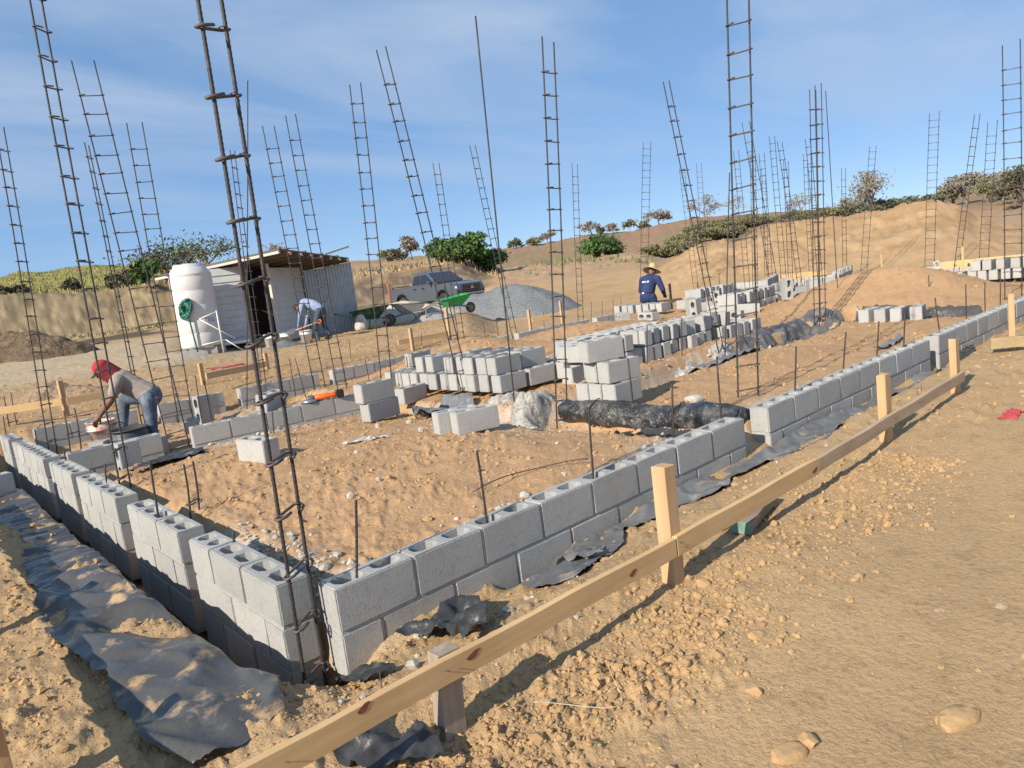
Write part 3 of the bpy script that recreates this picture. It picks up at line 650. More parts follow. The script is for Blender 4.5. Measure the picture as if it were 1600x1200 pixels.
# single bars
def rod(foot, z, top, label, group=None, r=.007, ribs=False, nm='rebar_dowel', sink=.12, hook=False):
    P = up(*foot, z); hd = np.array([P[0]-CAM[0], P[1]-CAM[1], 0.]); hd /= np.linalg.norm(hd)
    d = ray(*top); t = ((P-CAM)@hd)/(d@hd); Tp = CAM+t*d; ax = Vector(Tp-P); L = ax.length+sink; ax.normalize()
    me = ribbed(L, r, 8 if ribs else 6, ribs=ribs, bow=J(.006)); o = link(nm, me, None, Vector(P)-ax*sink); o.rotation_euler = ax.to_track_quat('Z', 'Y').to_euler()
    tag(o, label, 'rebar', group); return o
rod((807, 660), .1, (743, 25), 'very tall single rebar rising from the pale rubble trench', nm='rebar_rod', r=.008)
rod((386, 640), .3, (387, 126), 'tall thin single rebar behind the crooked block on the grinder wall', nm='rebar_rod')
rod((1311, 488), .25, (1290, 142), 'tall single rebar beside the four-bar column', nm='rebar_rod')
rod((1133, 550), .3, (1140, 270), 'thin bent single rebar at the long pile', nm='rebar_rod')
gw = 'dowels along the wall by the string board'; lw = 'short rebar dowel sticking up from a core of the wall beside the pine string board'
for q in (((558, 905), (556, 781)), ((762, 820), (745, 705)), ((927, 750), (920, 640)), ((1053, 692), (1050, 598)), ((1127, 657), (1120, 557)), ((1242, 618), (1244, 541)), ((1317, 582), (1322, 519)), ((1370, 562), (1373, 502)), ((1412, 546), (1414, 488)), ((1468, 521), (1461, 465)), ((1510, 502), (1509, 445)), ((1539, 489), (1539, 441)), ((1563, 481), (1563, 435))):
    rod(q[0], .36, q[1], lw, gw, ribs=q[0][0] < 1000, r=.0066)
gl = 'dowels along the trench-side wall'; ll = 'short rebar dowel sticking up from a core of the sunlit trench-side wall'
for q in (((9, 677), (5, 650)), ((59, 701), (54, 671)), ((104, 726), (100, 704)), ((167, 758), (164, 725)), ((248, 812), (234, 720)), ((367, 858), (365, 831))):
    rod(q[0], .36, q[1], ll, gl, ribs=True)
gi = 'dowels in the inner trenches'; li = 'short rebar dowel standing in an inner footing trench'
for q in (((994, 672), (981, 560)), ((1011, 592), (1011, 509)), ((1066, 577), (1065, 497)), ((774, 634), (764, 555)), ((1452, 492), (1451, 430)), ((1300, 492), (1297, 445)), ((642, 617), (635, 557)), ((1362, 478), (1357, 435)), ((430, 700), (425, 640)), ((950, 640), (944, 560))):
    rod(q[0], .12, q[1], li, gi)
gf = 'dowels along the far wall'; lf = 'short rebar dowel rising from the far block wall'
for q in ((313, 640, 305, 587), (331, 655, 319, 595), (460, 607, 452, 560), (475, 610, 461, 560), (549, 564, 545, 530), (577, 595, 570, 560), (758, 524, 755, 503), (778, 520, 775, 498), (850, 505, 849, 487), (924, 495, 924, 472), (941, 493, 941, 470), (958, 490, 958, 468), (971, 482, 970, 463), (660, 545, 658, 520)):
    rod(q[:2], .36, q[2:], lf, gf, r=.006)

# ------------------------------------------------------------------ batter boards
def nail(b, p, d=(0, -1, 0), l=.03): b.tube([p, Vector(p)+Vector(d)*l], .002, 5)
bb = empty('batter_board', (1.25, -.85, gz(1.25, -.85)), 0, 'long pine string board nailed to stakes beside the grey block wall', 'batter board')
O = np.array([1.25, -.85, gz(1.25, -.85)])
def bpart(bd, name, m, smooth=False, bevel=0):
    me = bd.mesh(name, m, smooth, bevel); me.transform(Matrix.Translation(-Vector(O))); return link(name, me, bb)
def plank(a, b, h, t, m, name='board', holder=bpart, bevel=.002):
    """board between two end points (centre line)"""
    a = Vector(a); b = Vector(b); d = b-a; L = d.length
    me_b = B(); n = max(2, int(L/.2)); prof = [(-t/2, -h/2), (t/2, -h/2), (t/2, h/2), (-t/2, h/2)]
    side = Vector((-d.y, d.x, 0)).normalized(); upv = d.cross(side).normalized()*-1
    if upv.z < 0: upv = -upv
    v = []
    for i in range(n+1):
        c = a+d*(i/n)+upv*(.003*math.sin(i*1.7)); v += [c+side*p[0]+upv*p[1] for p in prof]
    f = [(0, 1, 2, 3), (n*4+3, n*4+2, n*4+1, n*4)]+[(i*4+k, i*4+4+k, i*4+4+(k+1) % 4, i*4+(k+1) % 4) for i in range(n) for k in range(4)]
    me_b.add(v, f); return holder(me_b, name, m, False, bevel)
b1 = plank((-1.0, -.885, .412), (1.245, -.885, .372), .082, .026, m_board)
b2 = plank((1.252, -.885, .372), (2.55, -.885, .371), .088, .026, m_board)
b3 = plank((2.552, -.885, .372), (4.95, -.885, .415), .075, .026, m_oldboard if 'm_oldboard' in globals() else woodmat('dusty_board', (.50, .38, .25), (.38, .27, .17), 0))
def stake(x, y, ztop, w=.075, t=.045, lean=(0, 0), m=m_stake, holder=bpart, zb=None, rz=0., name='stake'):
    zb = (gz(x, y)-.12) if zb is None else zb; bd = B(); h = ztop-zb
    v = []; n = 5
    for i in range(n+1):
        q = i/n; cx = x+lean[0]*h*q; cy = y+lean[1]*h*q; a = rz+.01*math.sin(i)
        for sx, sy in ((-1, -1), (1, -1), (1, 1), (-1, 1)):
            X = sx*w/2*(1+J(.012)); Y = sy*t/2*(1+J(.02)); v.append((cx+X*math.cos(a)-Y*math.sin(a), cy+X*math.sin(a)+Y*math.cos(a), zb+h*q+(J(.006) if i == n else 0)))
    f = [(3, 2, 1, 0), tuple(n*4+k for k in range(4))]+[(i*4+k, i*4+(k+1) % 4, i*4+4+(k+1) % 4, i*4+4+k) for i in range(n) for k in range(4)]
    bd.add(v, f); return holder(bd, name, m, False, .003)
stake(1.285, -.835, .715, .075, .07); stake(.05, -.835, .44, .085, .06, (.05, 0), woodmat('muddy_stake', (.40, .32, .24), (.27, .21, .155), 2))
stake(3.60, -.838, .675, .085, .055); stake(4.93, -.838, .70, .075, .05, (-.02, 0))
for k, (x_, z_) in enumerate(((-.26, .428), (.14, .405), (.95, .372), (2.5, .36))):
    bd = B(); v = [(x_+.020*(1+.25*math.sin(3*a_))*math.cos(a_)*(1.3 if k % 2 else 1), -.8995, z_+.011*math.sin(a_)+.007*math.cos(a_)) for a_ in np.linspace(0, 6.283, 13)[:-1]]
    v2 = [(p[0], p[1]+.004, p[2]) for p in v]; n_ = len(v)
    bd.add(v+v2, [tuple(range(n_)), tuple(range(2*n_-1, n_-1, -1))]+[(i, (i+1) % n_, n_+(i+1) % n_, n_+i) for i in range(n_)])
    bpart(bd, 'knot', m_knot)
nb_ = B()
for x_, z_ in ((.03, .40), (.08, .385), (1.27, .385), (1.3, .355), (3.6, .39), (4.0, .41), (4.05, .40), (-.5, .40)): nail(nb_, (x_, -.897, z_), (J(.2), -1, .4), .02)
nail(nb_, (-.18, -.87, .44), (0, 0, 1), .05); nail(nb_, (4.1, -.86, .44), (.1, 0, 1), .05); nail(nb_, (4.2, -.85, .445), (.1, 0, 1), .045)
bpart(nb_, 'nail', m_tie)
# board along the left trench, only its foot shows; its shadow falls on the spoil
bb2 = empty('batter_board', (-1.1, 1.2, .2), 0, 'string board on stakes along the spoil bank of the left trench', 'batter board'); O2 = Vector((-1.1, 1.2, .2))
def bpart2(bd, name, m, smooth=False, bevel=0):
    me = bd.mesh(name, m, smooth, bevel); me.transform(Matrix.Translation(-O2)); return link(name, me, bb2)
plank((-1.10, -.62, .45), (-.98, 1.9, .45), .11, .026, m_board, holder=bpart2); plank((-.979, 1.91, .45), (-.86, 4.4, .45), .11, .026, m_board, holder=bpart2)
for y_ in (-.06, 1.6, 3.2): stake(-1.036+.048*y_, y_, .56, .05, .07, holder=bpart2)
# other stakes and boards beyond the walls
def small_batter(stakes, board, label, group=None, wpx=10, m=m_stake, dz=.0):
    Ps = [(up(*s[0], s[2]), s[0], s[1], s[2]) for s in stakes]; P0 = Ps[0][0]; r_ = empty('batter_board', P0, 0, label, 'batter board', group); o_ = Vector(P0)
    def hold(bd, name, m_, smooth=False, bevel=0):
        me = bd.mesh(name, m_, smooth, bevel); me.transform(Matrix.Translation(-o_)); return link(name, me, r_)
    for P, fpx, tpx, z in Ps:
        dist = math.hypot(P[0]-CAM[0], P[1]-CAM[1]); h = math.hypot(fpx[0]-tpx[0], fpx[1]-tpx[1])*dist/F_PX
        stake(P[0], P[1], z+h, .07, .05, holder=hold, m=m, zb=z-.15, rz=.3)
    for (a, b_, za, h_) in board:
        A_ = up(*a, za); B_ = up(*b_, za); plank(A_, B_, h_, .025, m_board, holder=hold)
    return r_
lone = small_batter([((1582, 576), (1580, 478), .13)], [], 'lone wooden stake with a crossboard beyond the string board end')
P = up(1582, 545, .36)
bd = B(); bd.box((P[0]+.22, P[1]-.06, .40), (.6, .03, .10), rz=-.95); me = bd.mesh('board', woodmat('grey_board', (.45, .34, .19), (.33, .24, .13), 0), False, .003); me.transform(Matrix.Translation(-lone.location)); link('board', me, lone)
small_batter([((103, 642), (94, 602), .45)], [((-40, 648), (97, 628), .62, .10), ((104, 627), (160, 617), .62, .10)], 'wooden stake with a pine board beside the soil heap near the far wall')
small_batter([((318, 600), (312, 570), .42), ((418, 575), (412, 553), .42)], [((322, 588), (415, 569), .62, .10)], 'stakes with a pine board in front of the water tank')
small_batter([((645, 545), (643, 513), .42), ((703, 530), (701, 482), .42)], [((622, 535), (700, 521), .55, .10)], 'stakes with a low board in front of the wheelbarrows')
small_batter([((829, 513), (827, 484), .36), ((878, 499), (876, 470), .36)], [((831, 500), (874, 493), .60, .10)], 'stakes with a board in front of the gravel heap')
small_batter([((1049, 475), (1048, 444), .3)], [((1020, 474), (1110, 462), .4, .1)], 'weathered stake right of the worker in blue', m=m_oldwood)
small_batter([((1090, 462), (1089, 443), .3), ((1124, 455), (1122, 428), .3)], [], 'pair of thin stakes on the soil beyond the long pile', m=m_oldwood)
small_batter([((1378, 418), (1376, 400), .4), ((1505, 425), (1503, 392), .4)], [], 'pale stakes at the foot of the sand mounds')
for i, (a, b_, la) in enumerate((((1470, 415), (1605, 402), 'long yellow plank lying at the foot of the tallest sand mound'), ((1198, 437), (1290, 426), 'yellow plank lying at the far block pile'))):
    A_ = up(*a, .55); B_ = up(*b_, .55); o_ = plank(A_, B_, .16, .04, m_board, name='plank', holder=lambda bd, n_, m_, s_, bv: bd.obj(n_, m_, None, s_, bv)); tag(o_, la, 'plank')
# loose boards under the string board, one with a green painted end
lp = empty('timber_offcut', (2.1, -.80, gz(2.1, -.8)), 0, 'brown board offcut with a green painted end lying under the string board', 'plank')
def lpart(bd, name, m, smooth=False, bevel=0):
    me = bd.mesh(name, m, smooth, bevel); me.transform(Matrix.Translation(-lp.location)); return link(name, me, lp)
A_ = Vector(up(1160, 852, .14)); B_ = Vector(up(1200, 802, .16)); A_.z = gz(A_.x, A_.y)+.035; B_.z = gz(B_.x, B_.y)+.05
plank(A_, B_, .055, .10, m_oldwood, holder=lpart); dd = (A_-B_).normalized(); plank(A_+dd*.002, A_+dd*.008, .055, .10, mat('green_paint', (.18, .30, .22), .8, var=[(25, .7, .45, .7)]), name='painted_end', holder=lpart, bevel=0)
A_ = Vector(up(1118, 850, .12)); B_ = Vector(up(1175, 818, .13)); A_.z = gz(A_.x, A_.y)+.02; B_.z = gz(B_.x, B_.y)+.05
o_ = plank(A_, B_, .03, .09, m_board, name='timber_offcut', holder=lambda bd, n_, m_, s_, bv: bd.obj(n_, m_, None, s_, bv)); tag(o_, 'pale pine offcut lying under the string board beside the green-ended one', 'plank')
o_ = B().box((*up(1152, 832, .16)[:2], .17), (.11, .05, .035), rz=.6).obj('timber_offcut', mat('yellow_wood', (.66, .42, .13), .7), bevel=.003); tag(o_, 'short yellow wood offcut on the pale board under the string board', 'plank')

# ------------------------------------------------------------------ plastic sheets
def inpoly(x, y, poly):
    c = np.zeros(len(x), bool); n = len(poly); j = n-1
    for i in range(n):
        xi, yi = poly[i]; xj, yj = poly[j]
        c ^= ((yi > y) != (yj > y)) & (x < (xj-xi)*(y-yi)/(yj-yi+1e-12)+xi); j = i
    return c
def sheet(poly, label, m, res=.02, lift=.012, amp=.02, fx=(6, 6), seed=0, group=None, rag=.02, zmin=None, dirn=0., extra=None):
    poly = [tuple(p[:2]) for p in poly]; xs = [p[0] for p in poly]; ys = [p[1] for p in poly]
    gx = np.arange(min(xs)-res, max(xs)+2*res, res); gy = np.arange(min(ys)-res, max(ys)+2*res, res); X, Y = np.meshgrid(gx, gy); x, y = X.ravel(), Y.ravel()
    k = inpoly(x+rag*fbm(x*9, y*9, 2, seed+5), y+rag*fbm(x*9+4, y*9, 2, seed+6), poly).reshape(X.shape)
    c, s_ = math.cos(dirn), math.sin(dirn); u = x*c+y*s_; v = -x*s_+y*c
    wr = 1-np.abs(fbm(u*fx[0]+.6*fbm(u*3, v*3, 2, seed+9), v*fx[1], 3, seed))*2.2
    z = gh(x, y)+lift+amp*np.clip(wr, -.4, 1)+amp*.5*fbm(x*3, y*3, 2, seed+2)
    if zmin is not None: z = np.maximum(z, zmin)
    if extra: z = extra(x, y, z)
    q = k[:-1, :-1] & k[1:, :-1] & k[1:, 1:] & k[:-1, 1:]; n0 = X.shape[1]; ii, jj = np.nonzero(q)
    f = np.stack([ii*n0+jj, ii*n0+jj+1, (ii+1)*n0+jj+1, (ii+1)*n0+jj], 1)
    ed = np.concatenate([f[:, [0, 1]], f[:, [1, 2]], f[:, [2, 3]], f[:, [3, 0]]]); ed.sort(1); key = ed[:, 0]*len(x)+ed[:, 1]; uq, ct = np.unique(key, return_counts=True); be = uq[ct == 1]; ba, bb_ = be//len(x), be % len(x)
    for _ in range(6):                                # take the grid steps out of the cut edge
        for arr in (x, y):
            sm = np.zeros(len(x)); cn = np.zeros(len(x)); np.add.at(sm, ba, arr[bb_]); np.add.at(sm, bb_, arr[ba]); np.add.at(cn, ba, 1); np.add.at(cn, bb_, 1); kk = cn > 0; arr[kk] = .4*arr[kk]+.6*sm[kk]/cn[kk]
    us = np.unique(f); mp_ = -np.ones(len(x), int); mp_[us] = np.arange(len(us))
    me = mesh_np('plastic_sheet', np.stack([x, y, z], 1)[us], mp_[f], m, True)
    o = link('plastic_sheet', me); tag(o, label, 'plastic sheet', group); return o
U = lambda l, z: [up(a, b, z) for a, b in l]
sheet(U([(50, 963), (105, 1038), (167, 1087), (202, 1143), (235, 1200), (300, 1225), (360, 1205), (452, 1130), (440, 1105), (448, 1068), (395, 1040), (330, 1012), (250, 965), (200, 930), (150, 905), (80, 930)], .16), 'big sheet of dusty grey plastic draped on the spoil bank at the open corner', m_pl_left, .012, .012, .05, (1.3, 3.6), 1, dirn=2.0)
poly = [(-.60+.06*math.sin(y_*2.3), y_) for y_ in np.arange(1.6, 8.5, .25)]+[(-.16, 8.4), (-.16, 1.2), (-.5, 1.25)]
sheet(poly, 'long strip of soil-strewn plastic lining the lip of the left trench', m_pl_left, .02, .010, .022, (2.0, 7), 3, dirn=.2)
poly = [(x_, -.31-.10*math.sin(x_*2.1)-.07*math.sin(x_*5.3+1)-.03*math.sin(x_*13)) for x_ in np.arange(.95, 7.0, .06)]+[(7.0, -.012), (.95, -.012)]
sheet(poly, 'crinkled grey plastic strip along the foot of the wall beside the string board', m_pl_grey, .016, .006, .030, (2.2, 4.5), 5, dirn=.5)
sheet(U([(600, 1022), (660, 990), (700, 955), (735, 940), (752, 955), (775, 1000), (770, 1040), (735, 1050), (700, 1020), (650, 1012)], .13), 'crumpled dark plastic flap behind the muddy stake of the string board', m_pl_black, .01, .03, .06, (7, 7), 6)
sheet(U([(525, 1062), (560, 1050), (600, 1070), (620, 1085), (560, 1105), (535, 1100)], .08), 'small dark plastic flap at the corner block of the right wall', m_pl_black, .01, .02, .03, (9, 9), 7)
sheet(U([(500, 1200), (530, 1165), (590, 1150), (620, 1175), (650, 1165), (690, 1135), (705, 1150), (690, 1185), (700, 1215), (560, 1230)], .14), 'black plastic folds under the near end of the string board', m_pl_black, .01, .02, .05, (8, 8), 8)
sheet(U([(862, 862), (880, 856), (935, 872), (960, 885), (905, 888), (868, 882)], .12), 'grey plastic bridging a dark hole at the wall foot', m_pl_grey, .012, .03, .03, (9, 9), 9, zmin=.10)
rb = []                                               # black plastic roll along the trench
for i in range(60):
    t = i/59; rb.append((3.70+.03*math.sin(5*t), .20+1.85*t, .255+.015*math.sin(9*t)))
nseg = 24; QN = fbm(np.tile(2*math.pi*np.arange(nseg)/nseg, 60)*2.2+3, np.repeat(np.arange(60), nseg)*.16, 4, 61)
b = B(); v = []
for i, c_ in enumerate(rb):
    for k in range(nseg):
        w = 2*math.pi*k/nseg; q = QN[i*nseg+k]; r_ = .112*(1+.10*math.sin(i*.19)+.30*q)
        v.append((c_[0]+1.15*r_*math.cos(w), c_[1], c_[2]+r_*math.sin(w)))
b.add(v, [(i*nseg+k, i*nseg+(k+1) % nseg, (i+1)*nseg+(k+1) % nseg, (i+1)*nseg+k) for i in range(59) for k in range(nseg)]+[tuple(range(nseg)), tuple(range(59*nseg, 60*nseg))])
o = b.obj('plastic_roll', mat('roll_plastic', (.03, .03, .031), .38, var=[(6, (.13, .12, .11), .5, .66), (22, (.24, .22, .19), .56, .7)], bump=(9, .9, .05), bump2=(45, .5, .012)), None, True); tag(o, 'long low roll of black plastic along the trench below the three-high block pile', 'plastic roll')
for t in (.33, .78): 
    b = B(); i = int(t*59); b.tube([Vector(v[i*nseg+k])+Vector((.012*math.cos(2*math.pi*k/nseg), 0, .012*math.sin(2*math.pi*k/nseg))) for k in range(nseg)]+[Vector(v[i*nseg])+Vector((.012, 0, 0))], .005, 5); link('tie_cord', b.mesh('tie_cord', m_black, True), o)
sheet([(3.12, .3), (3.6, .25), (3.62, 1.2), (3.3, 1.5), (3.1, 1.0)], 'torn black plastic lying in front of the black roll', m_pl_black, .014, .012, .03, (6, 6), 10)
sheet(U([(640, 640), (690, 625), (740, 620), (745, 640), (700, 650), (650, 655)], .28), 'grey plastic over the footing between the block pairs', m_pl_grey, .02, .05, .06, (5, 8), 11)
sheet([(3.9, 1.86), (5.0, 1.98), (6.0, 1.85), (7.2, 1.95), (7.2, 2.25), (6, 2.2), (5, 2.3), (3.9, 2.2)], 'grey plastic lining the near side of the middle trench', m_pl_grey, .03, .015, .035, (6, 4), 12)
sheet([(7.3, 2.0), (8.5, 1.9), (9.8, 2.1), (10.3, 2.3), (10.2, 2.9), (9.0, 2.75), (8.0, 2.8), (7.4, 2.5)], 'bunched black plastic in the middle trench by the four-bar column', plastmat('sooty_plastic', (.13, .125, .12), (.36, .28, .2), .56, .7, .5), .03, .0, .09, (4, 5), 13)
sheet([(9.95, .5), (10.5, .45), (10.55, 1.4), (10.45, 2.2), (10.05, 2.2)], 'black plastic heaped in the cross trench beside the row of four blocks', m_pl_left, .03, .03, .05, (3, 5), 14)
sheet(U([(1352, 545), (1375, 535), (1400, 520), (1413, 513), (1405, 528), (1380, 538)], .32), 'torn grey plastic scrap on the soil by the row of four blocks', m_pl_grey, .02, .02, .04, (6, 6), 15)
sheet(U([(1478, 575), (1500, 560), (1520, 550), (1530, 560), (1510, 572), (1492, 582)], .06), 'black plastic poking out under the wall section behind the last stake', m_pl_black, .02, .03, .06, (7, 7), 16)
sheet(U([(1060, 462), (1130, 448), (1160, 440), (1165, 446), (1130, 458), (1080, 470)], .35), 'dark plastic strip on the soil beyond the long block pile', m_pl_black, .06, .03, .05, (3, 3), 17)
sheet(U([(200, 760), (260, 720), (320, 715), (330, 725), (250, 745)], .2), 'muddy plastic in the footing beside the short cross wall', m_pl_black, .015, .02, .03, (8, 8), 18)

# ------------------------------------------------------------------ heaps
def heap(name, c, rx, ry, h, m, label, cat, rot=0, seed=0, n=64, pw=1.0, rough=.04, ridge=0., freq=2.5):
    rs = np.linspace(0, 1, 26); th = np.linspace(0, 2*math.pi, n, endpoint=False); v = []
    R_, T_ = np.meshgrid(rs, th, indexing='ij'); R_, T_ = R_.ravel(), T_.ravel()
    k = 1+.10*np.sin(2*T_+seed)+.06*np.sin(3*T_+seed*2); u_, w_ = R_*rx*k*np.cos(T_), R_*ry*k*np.sin(T_)
    x_ = c[0]+u_*math.cos(rot)-w_*math.sin(rot); y_ = c[1]+u_*math.sin(rot)+w_*math.cos(rot); q = np.clip(1-R_, 0, 1)
    z_ = gh(x_, y_)*R_+c[2]*(1-R_)+h*np.where(q < .85, q**pw, .85**pw+(q-.85)*.45)*(1/(1+ridge*q))-.04*R_
    v = np.stack([x_, y_, z_], 1)
    v = np.array(v); v[:, 2] += rough*fbm(v[:, 0]*freq, v[:, 1]*freq, 4, seed)
    f = [(i*n+k, i*n+(k+1) % n, (i+1)*n+(k+1) % n, (i+1)*n+k) for i in range(len(rs)-1) for k in range(n)]
    me = mesh_np(name, v-np.array(c), np.array(f), m, True); o = link(name, me, None, c); tag(o, label, cat); return o
m_gravel = mat('grey_gravel', (.245, .255, .255), .95, var=[(4, .9, .4, .7), (14, .7, .48, .62), (30, .55, .5, .62), (22, 1.25, .55, .7)], bump=(18, .9, .05), spec=.2)
P = at(800, 474, 30.5); P[2] = gz(P[0], P[1]); heap('gravel_pile', P, 2.9, 2.2, 2.25, m_gravel, 'broad heap of grey gravel in front of the pickup truck', 'gravel pile', rot=YAW, seed=3, ridge=.75, rough=.10)
gx = rng.uniform(-2.9, 2.9, 5000)
m_palesand = mat('pale_sand', (.56, .47, .36), .95, var=[(3, .85, .4, .7), (20, .85, .5, .7)], bump=(20, .5, .03), spec=.1)
P = at(632, 505, 28.5); P[2] = gz(P[0], P[1]); heap('sand_pile', P, 2.3, 1.4, .78, m_palesand, 'pale beige sand heap behind the wheelbarrows', 'sand pile', rot=YAW, seed=8, pw=.75)
P = up(95, 625, .42); P[2] = gz(P[0], P[1]); heap('soil_heap', P, 1.3, .9, .32, mat('red_soil', (.40, .255, .145), .95, var=[(3, .75, .4, .7), (12, .7, .5, .65)], bump=(9, .9, .08)), 'heap of reddish soil behind the stake near the far wall', 'soil heap', seed=5, rough=.12)
m_darksoil = mat('dark_spoil', (.16, .115, .075), .95, var=[(2, (.30, .21, .13), .5, .7), (9, .6, .45, .65)], bump=(6, .9, .12), spec=.1)
P = at(40, 560, 30); P[2] = gz(P[0], P[1]); heap('soil_heap', P, 2.6, 1.3, .95, m_darksoil, 'dark rough spoil heap beside the dirt road', 'soil heap', rot=YAW, seed=9, rough=.25)

m_rub = mat('crumbly_caliche', (.54, .50, .44), .95, var=[(5, .8, .4, .65), (18, .62, .5, .64), (45, .7, .5, .65)], bump=(30, 1., .03), bump2=(90, .8, .01), spec=.1)
for k_, (px_, py_, rx_, ry_, h_) in enumerate(((832, 648, .42, .24, .17), (898, 640, .24, .2, .15), (790, 640, .30, .2, .12), (1070, 578, .5, .22, .12), (1130, 560, .45, .22, .12))):
    P = up(px_, py_, .15); P[2] = gz(P[0], P[1])-.03; heap('rubble_heap', P, rx_, ry_, h_, m_rub, ('broad crumbly whitish caliche heap behind the tallest single rebar', 'whitish caliche heap at the open end of the black roll', 'small whitish caliche heap behind the twin blocks', 'whitish caliche heap below the long block pile', 'smaller whitish caliche heap beside the leaning rebar of the long pile')[k_], 'rubble', rot=.6, seed=40+k_, n=72, pw=.55, rough=.075, freq=9)
# ------------------------------------------------------------------ shed
D0 = 22.6
K = at(436, 532, D0); kz = gz(K[0], K[1]); K[2] = kz
hd = np.array([K[0]-CAM[0], K[1]-CAM[1], 0]); hd /= np.linalg.norm(hd); hr = np.array([hd[1], -hd[0], 0])
def dirr(deg, sgn): a = math.radians(deg); return Vector(sgn*hr*math.cos(a)+hd*math.sin(a))
dl, dr = dirr(-9, -1), dirr(66, 1)
shed = empty('storage_shed', K, 0, 'makeshift white clapboard shed with a corrugated metal panel and dark slanted roof', 'shed')
m_clap = mat('white_panel', (.58, .585, .58), .7, var=[(3, .86, .4, .7), (20, .92, .5, .7)]); m_lum = woodmat('shed_lumber', (.22, .17, .12), (.14, .10, .075), 0)
m_zinc = mat('galvanised_sheet', (.42, .47, .50), .42, var=[(4, .8, .4, .7)], metal=.55)
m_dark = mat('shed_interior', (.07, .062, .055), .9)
def spart(bd, name, m, parent=None, smooth=False, bevel=0):
    return link(name, bd.mesh(name, m, smooth, bevel), parent or shed)
Kv = Vector((0, 0, 0))
def clap(o, d, L, z0, z1, n, name='clapboard_wall', th=.03, seed=1):
    """a wall of overlapping horizontal boards, each a mesh of its own"""
    nrm = Vector((d.y, -d.x, 0)); nrm = nrm if nrm.dot(Vector(hd)) < 0 else -nrm
    core = B(); a = math.atan2(d.y, d.x); c = o+d*(L/2); core.box((c.x-nrm.x*.03, c.y-nrm.y*.03, (z0+z1)/2), (L-.02, .03, z1-z0-.02), rz=a)
    w = spart(core, name, m_lum)
    h = (z1-z0)/n
    for i in range(n):
        b = B(); zc = z0+h*(i+.5); tilt = .05
        v = []
        for s_ in (0, 1):
            q = o+d*(L*s_); v += [q+nrm*.030+Vector((0, 0, zc-h*.52)), q+nrm*.004+Vector((0, 0, zc+h*.5)), q-nrm*.010+Vector((0, 0, zc+h*.5)), q-nrm*.010+Vector((0, 0, zc-h*.52))]
        b.add(v, [(0, 1, 2, 3), (7, 6, 5, 4), (0, 4, 5, 1), (1, 5, 6, 2), (2, 6, 7, 3), (3, 7, 4, 0)])
        link('board', b.mesh('board', m_clap), w)
    return w
HW = 2.36
# left face: board wall behind the tank, then the doorway, then the corner post
clap(Kv+dl*.70, dl, 1.55, .18, HW, 11)
clap(Kv+dr*.10, dr, 2.35, .05, HW-.12, 11)
frm = B(); frm.box((*(dr*.05)[:2], HW/2), (.07, .07, HW), rz=math.atan2(dr.y, dr.x)); spart(frm, 'door_jamb', mat('cream_foam', (.72, .66, .52), .8, var=[(8, .8, .45, .7)]))
for q in (dl*.66, dl*2.2, dr*2.5): b = B(); b.box((q.x, q.y, HW/2+.03), (.09, .09, HW+.06)); spart(b, 'post', m_lum)
# back walls, seen dark through the doorway
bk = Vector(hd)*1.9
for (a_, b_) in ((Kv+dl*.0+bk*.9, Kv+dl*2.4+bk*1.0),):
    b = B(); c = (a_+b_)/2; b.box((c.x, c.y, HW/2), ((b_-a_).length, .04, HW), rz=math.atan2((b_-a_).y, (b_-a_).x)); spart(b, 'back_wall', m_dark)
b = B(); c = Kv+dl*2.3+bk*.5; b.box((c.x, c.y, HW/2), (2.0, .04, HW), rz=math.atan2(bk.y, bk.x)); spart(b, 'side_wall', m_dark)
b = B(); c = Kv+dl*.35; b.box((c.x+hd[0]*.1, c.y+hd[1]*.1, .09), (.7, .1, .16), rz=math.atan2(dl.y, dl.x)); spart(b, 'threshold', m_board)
# corrugated sheet, facing the site
co = Kv+dr*2.5+Vector(hr)*.05; cd = dirr(8, 1); nn = 64; b = B(); v = []; Lc = 1.62
for i in range(nn+1):
    q = co+cd*(Lc*i/nn)+Vector(hd)*(-.05+.018*math.sin(i/nn*2*math.pi*16)); v += [q+Vector((0, 0, .0)), q+Vector((0, 0, 2.10+.14*i/nn))]
v2 = [p+Vector(hd)*.004 for p in v]; n2 = len(v)
b.add(v+v2, [(2*i, 2*i+2, 2*i+3, 2*i+1) for i in range(nn)]+[(n2+2*i+1, n2+2*i+3, n2+2*i+2, n2+2*i) for i in range(nn)])
spart(b, 'corrugated_panel', m_zinc, smooth=True)
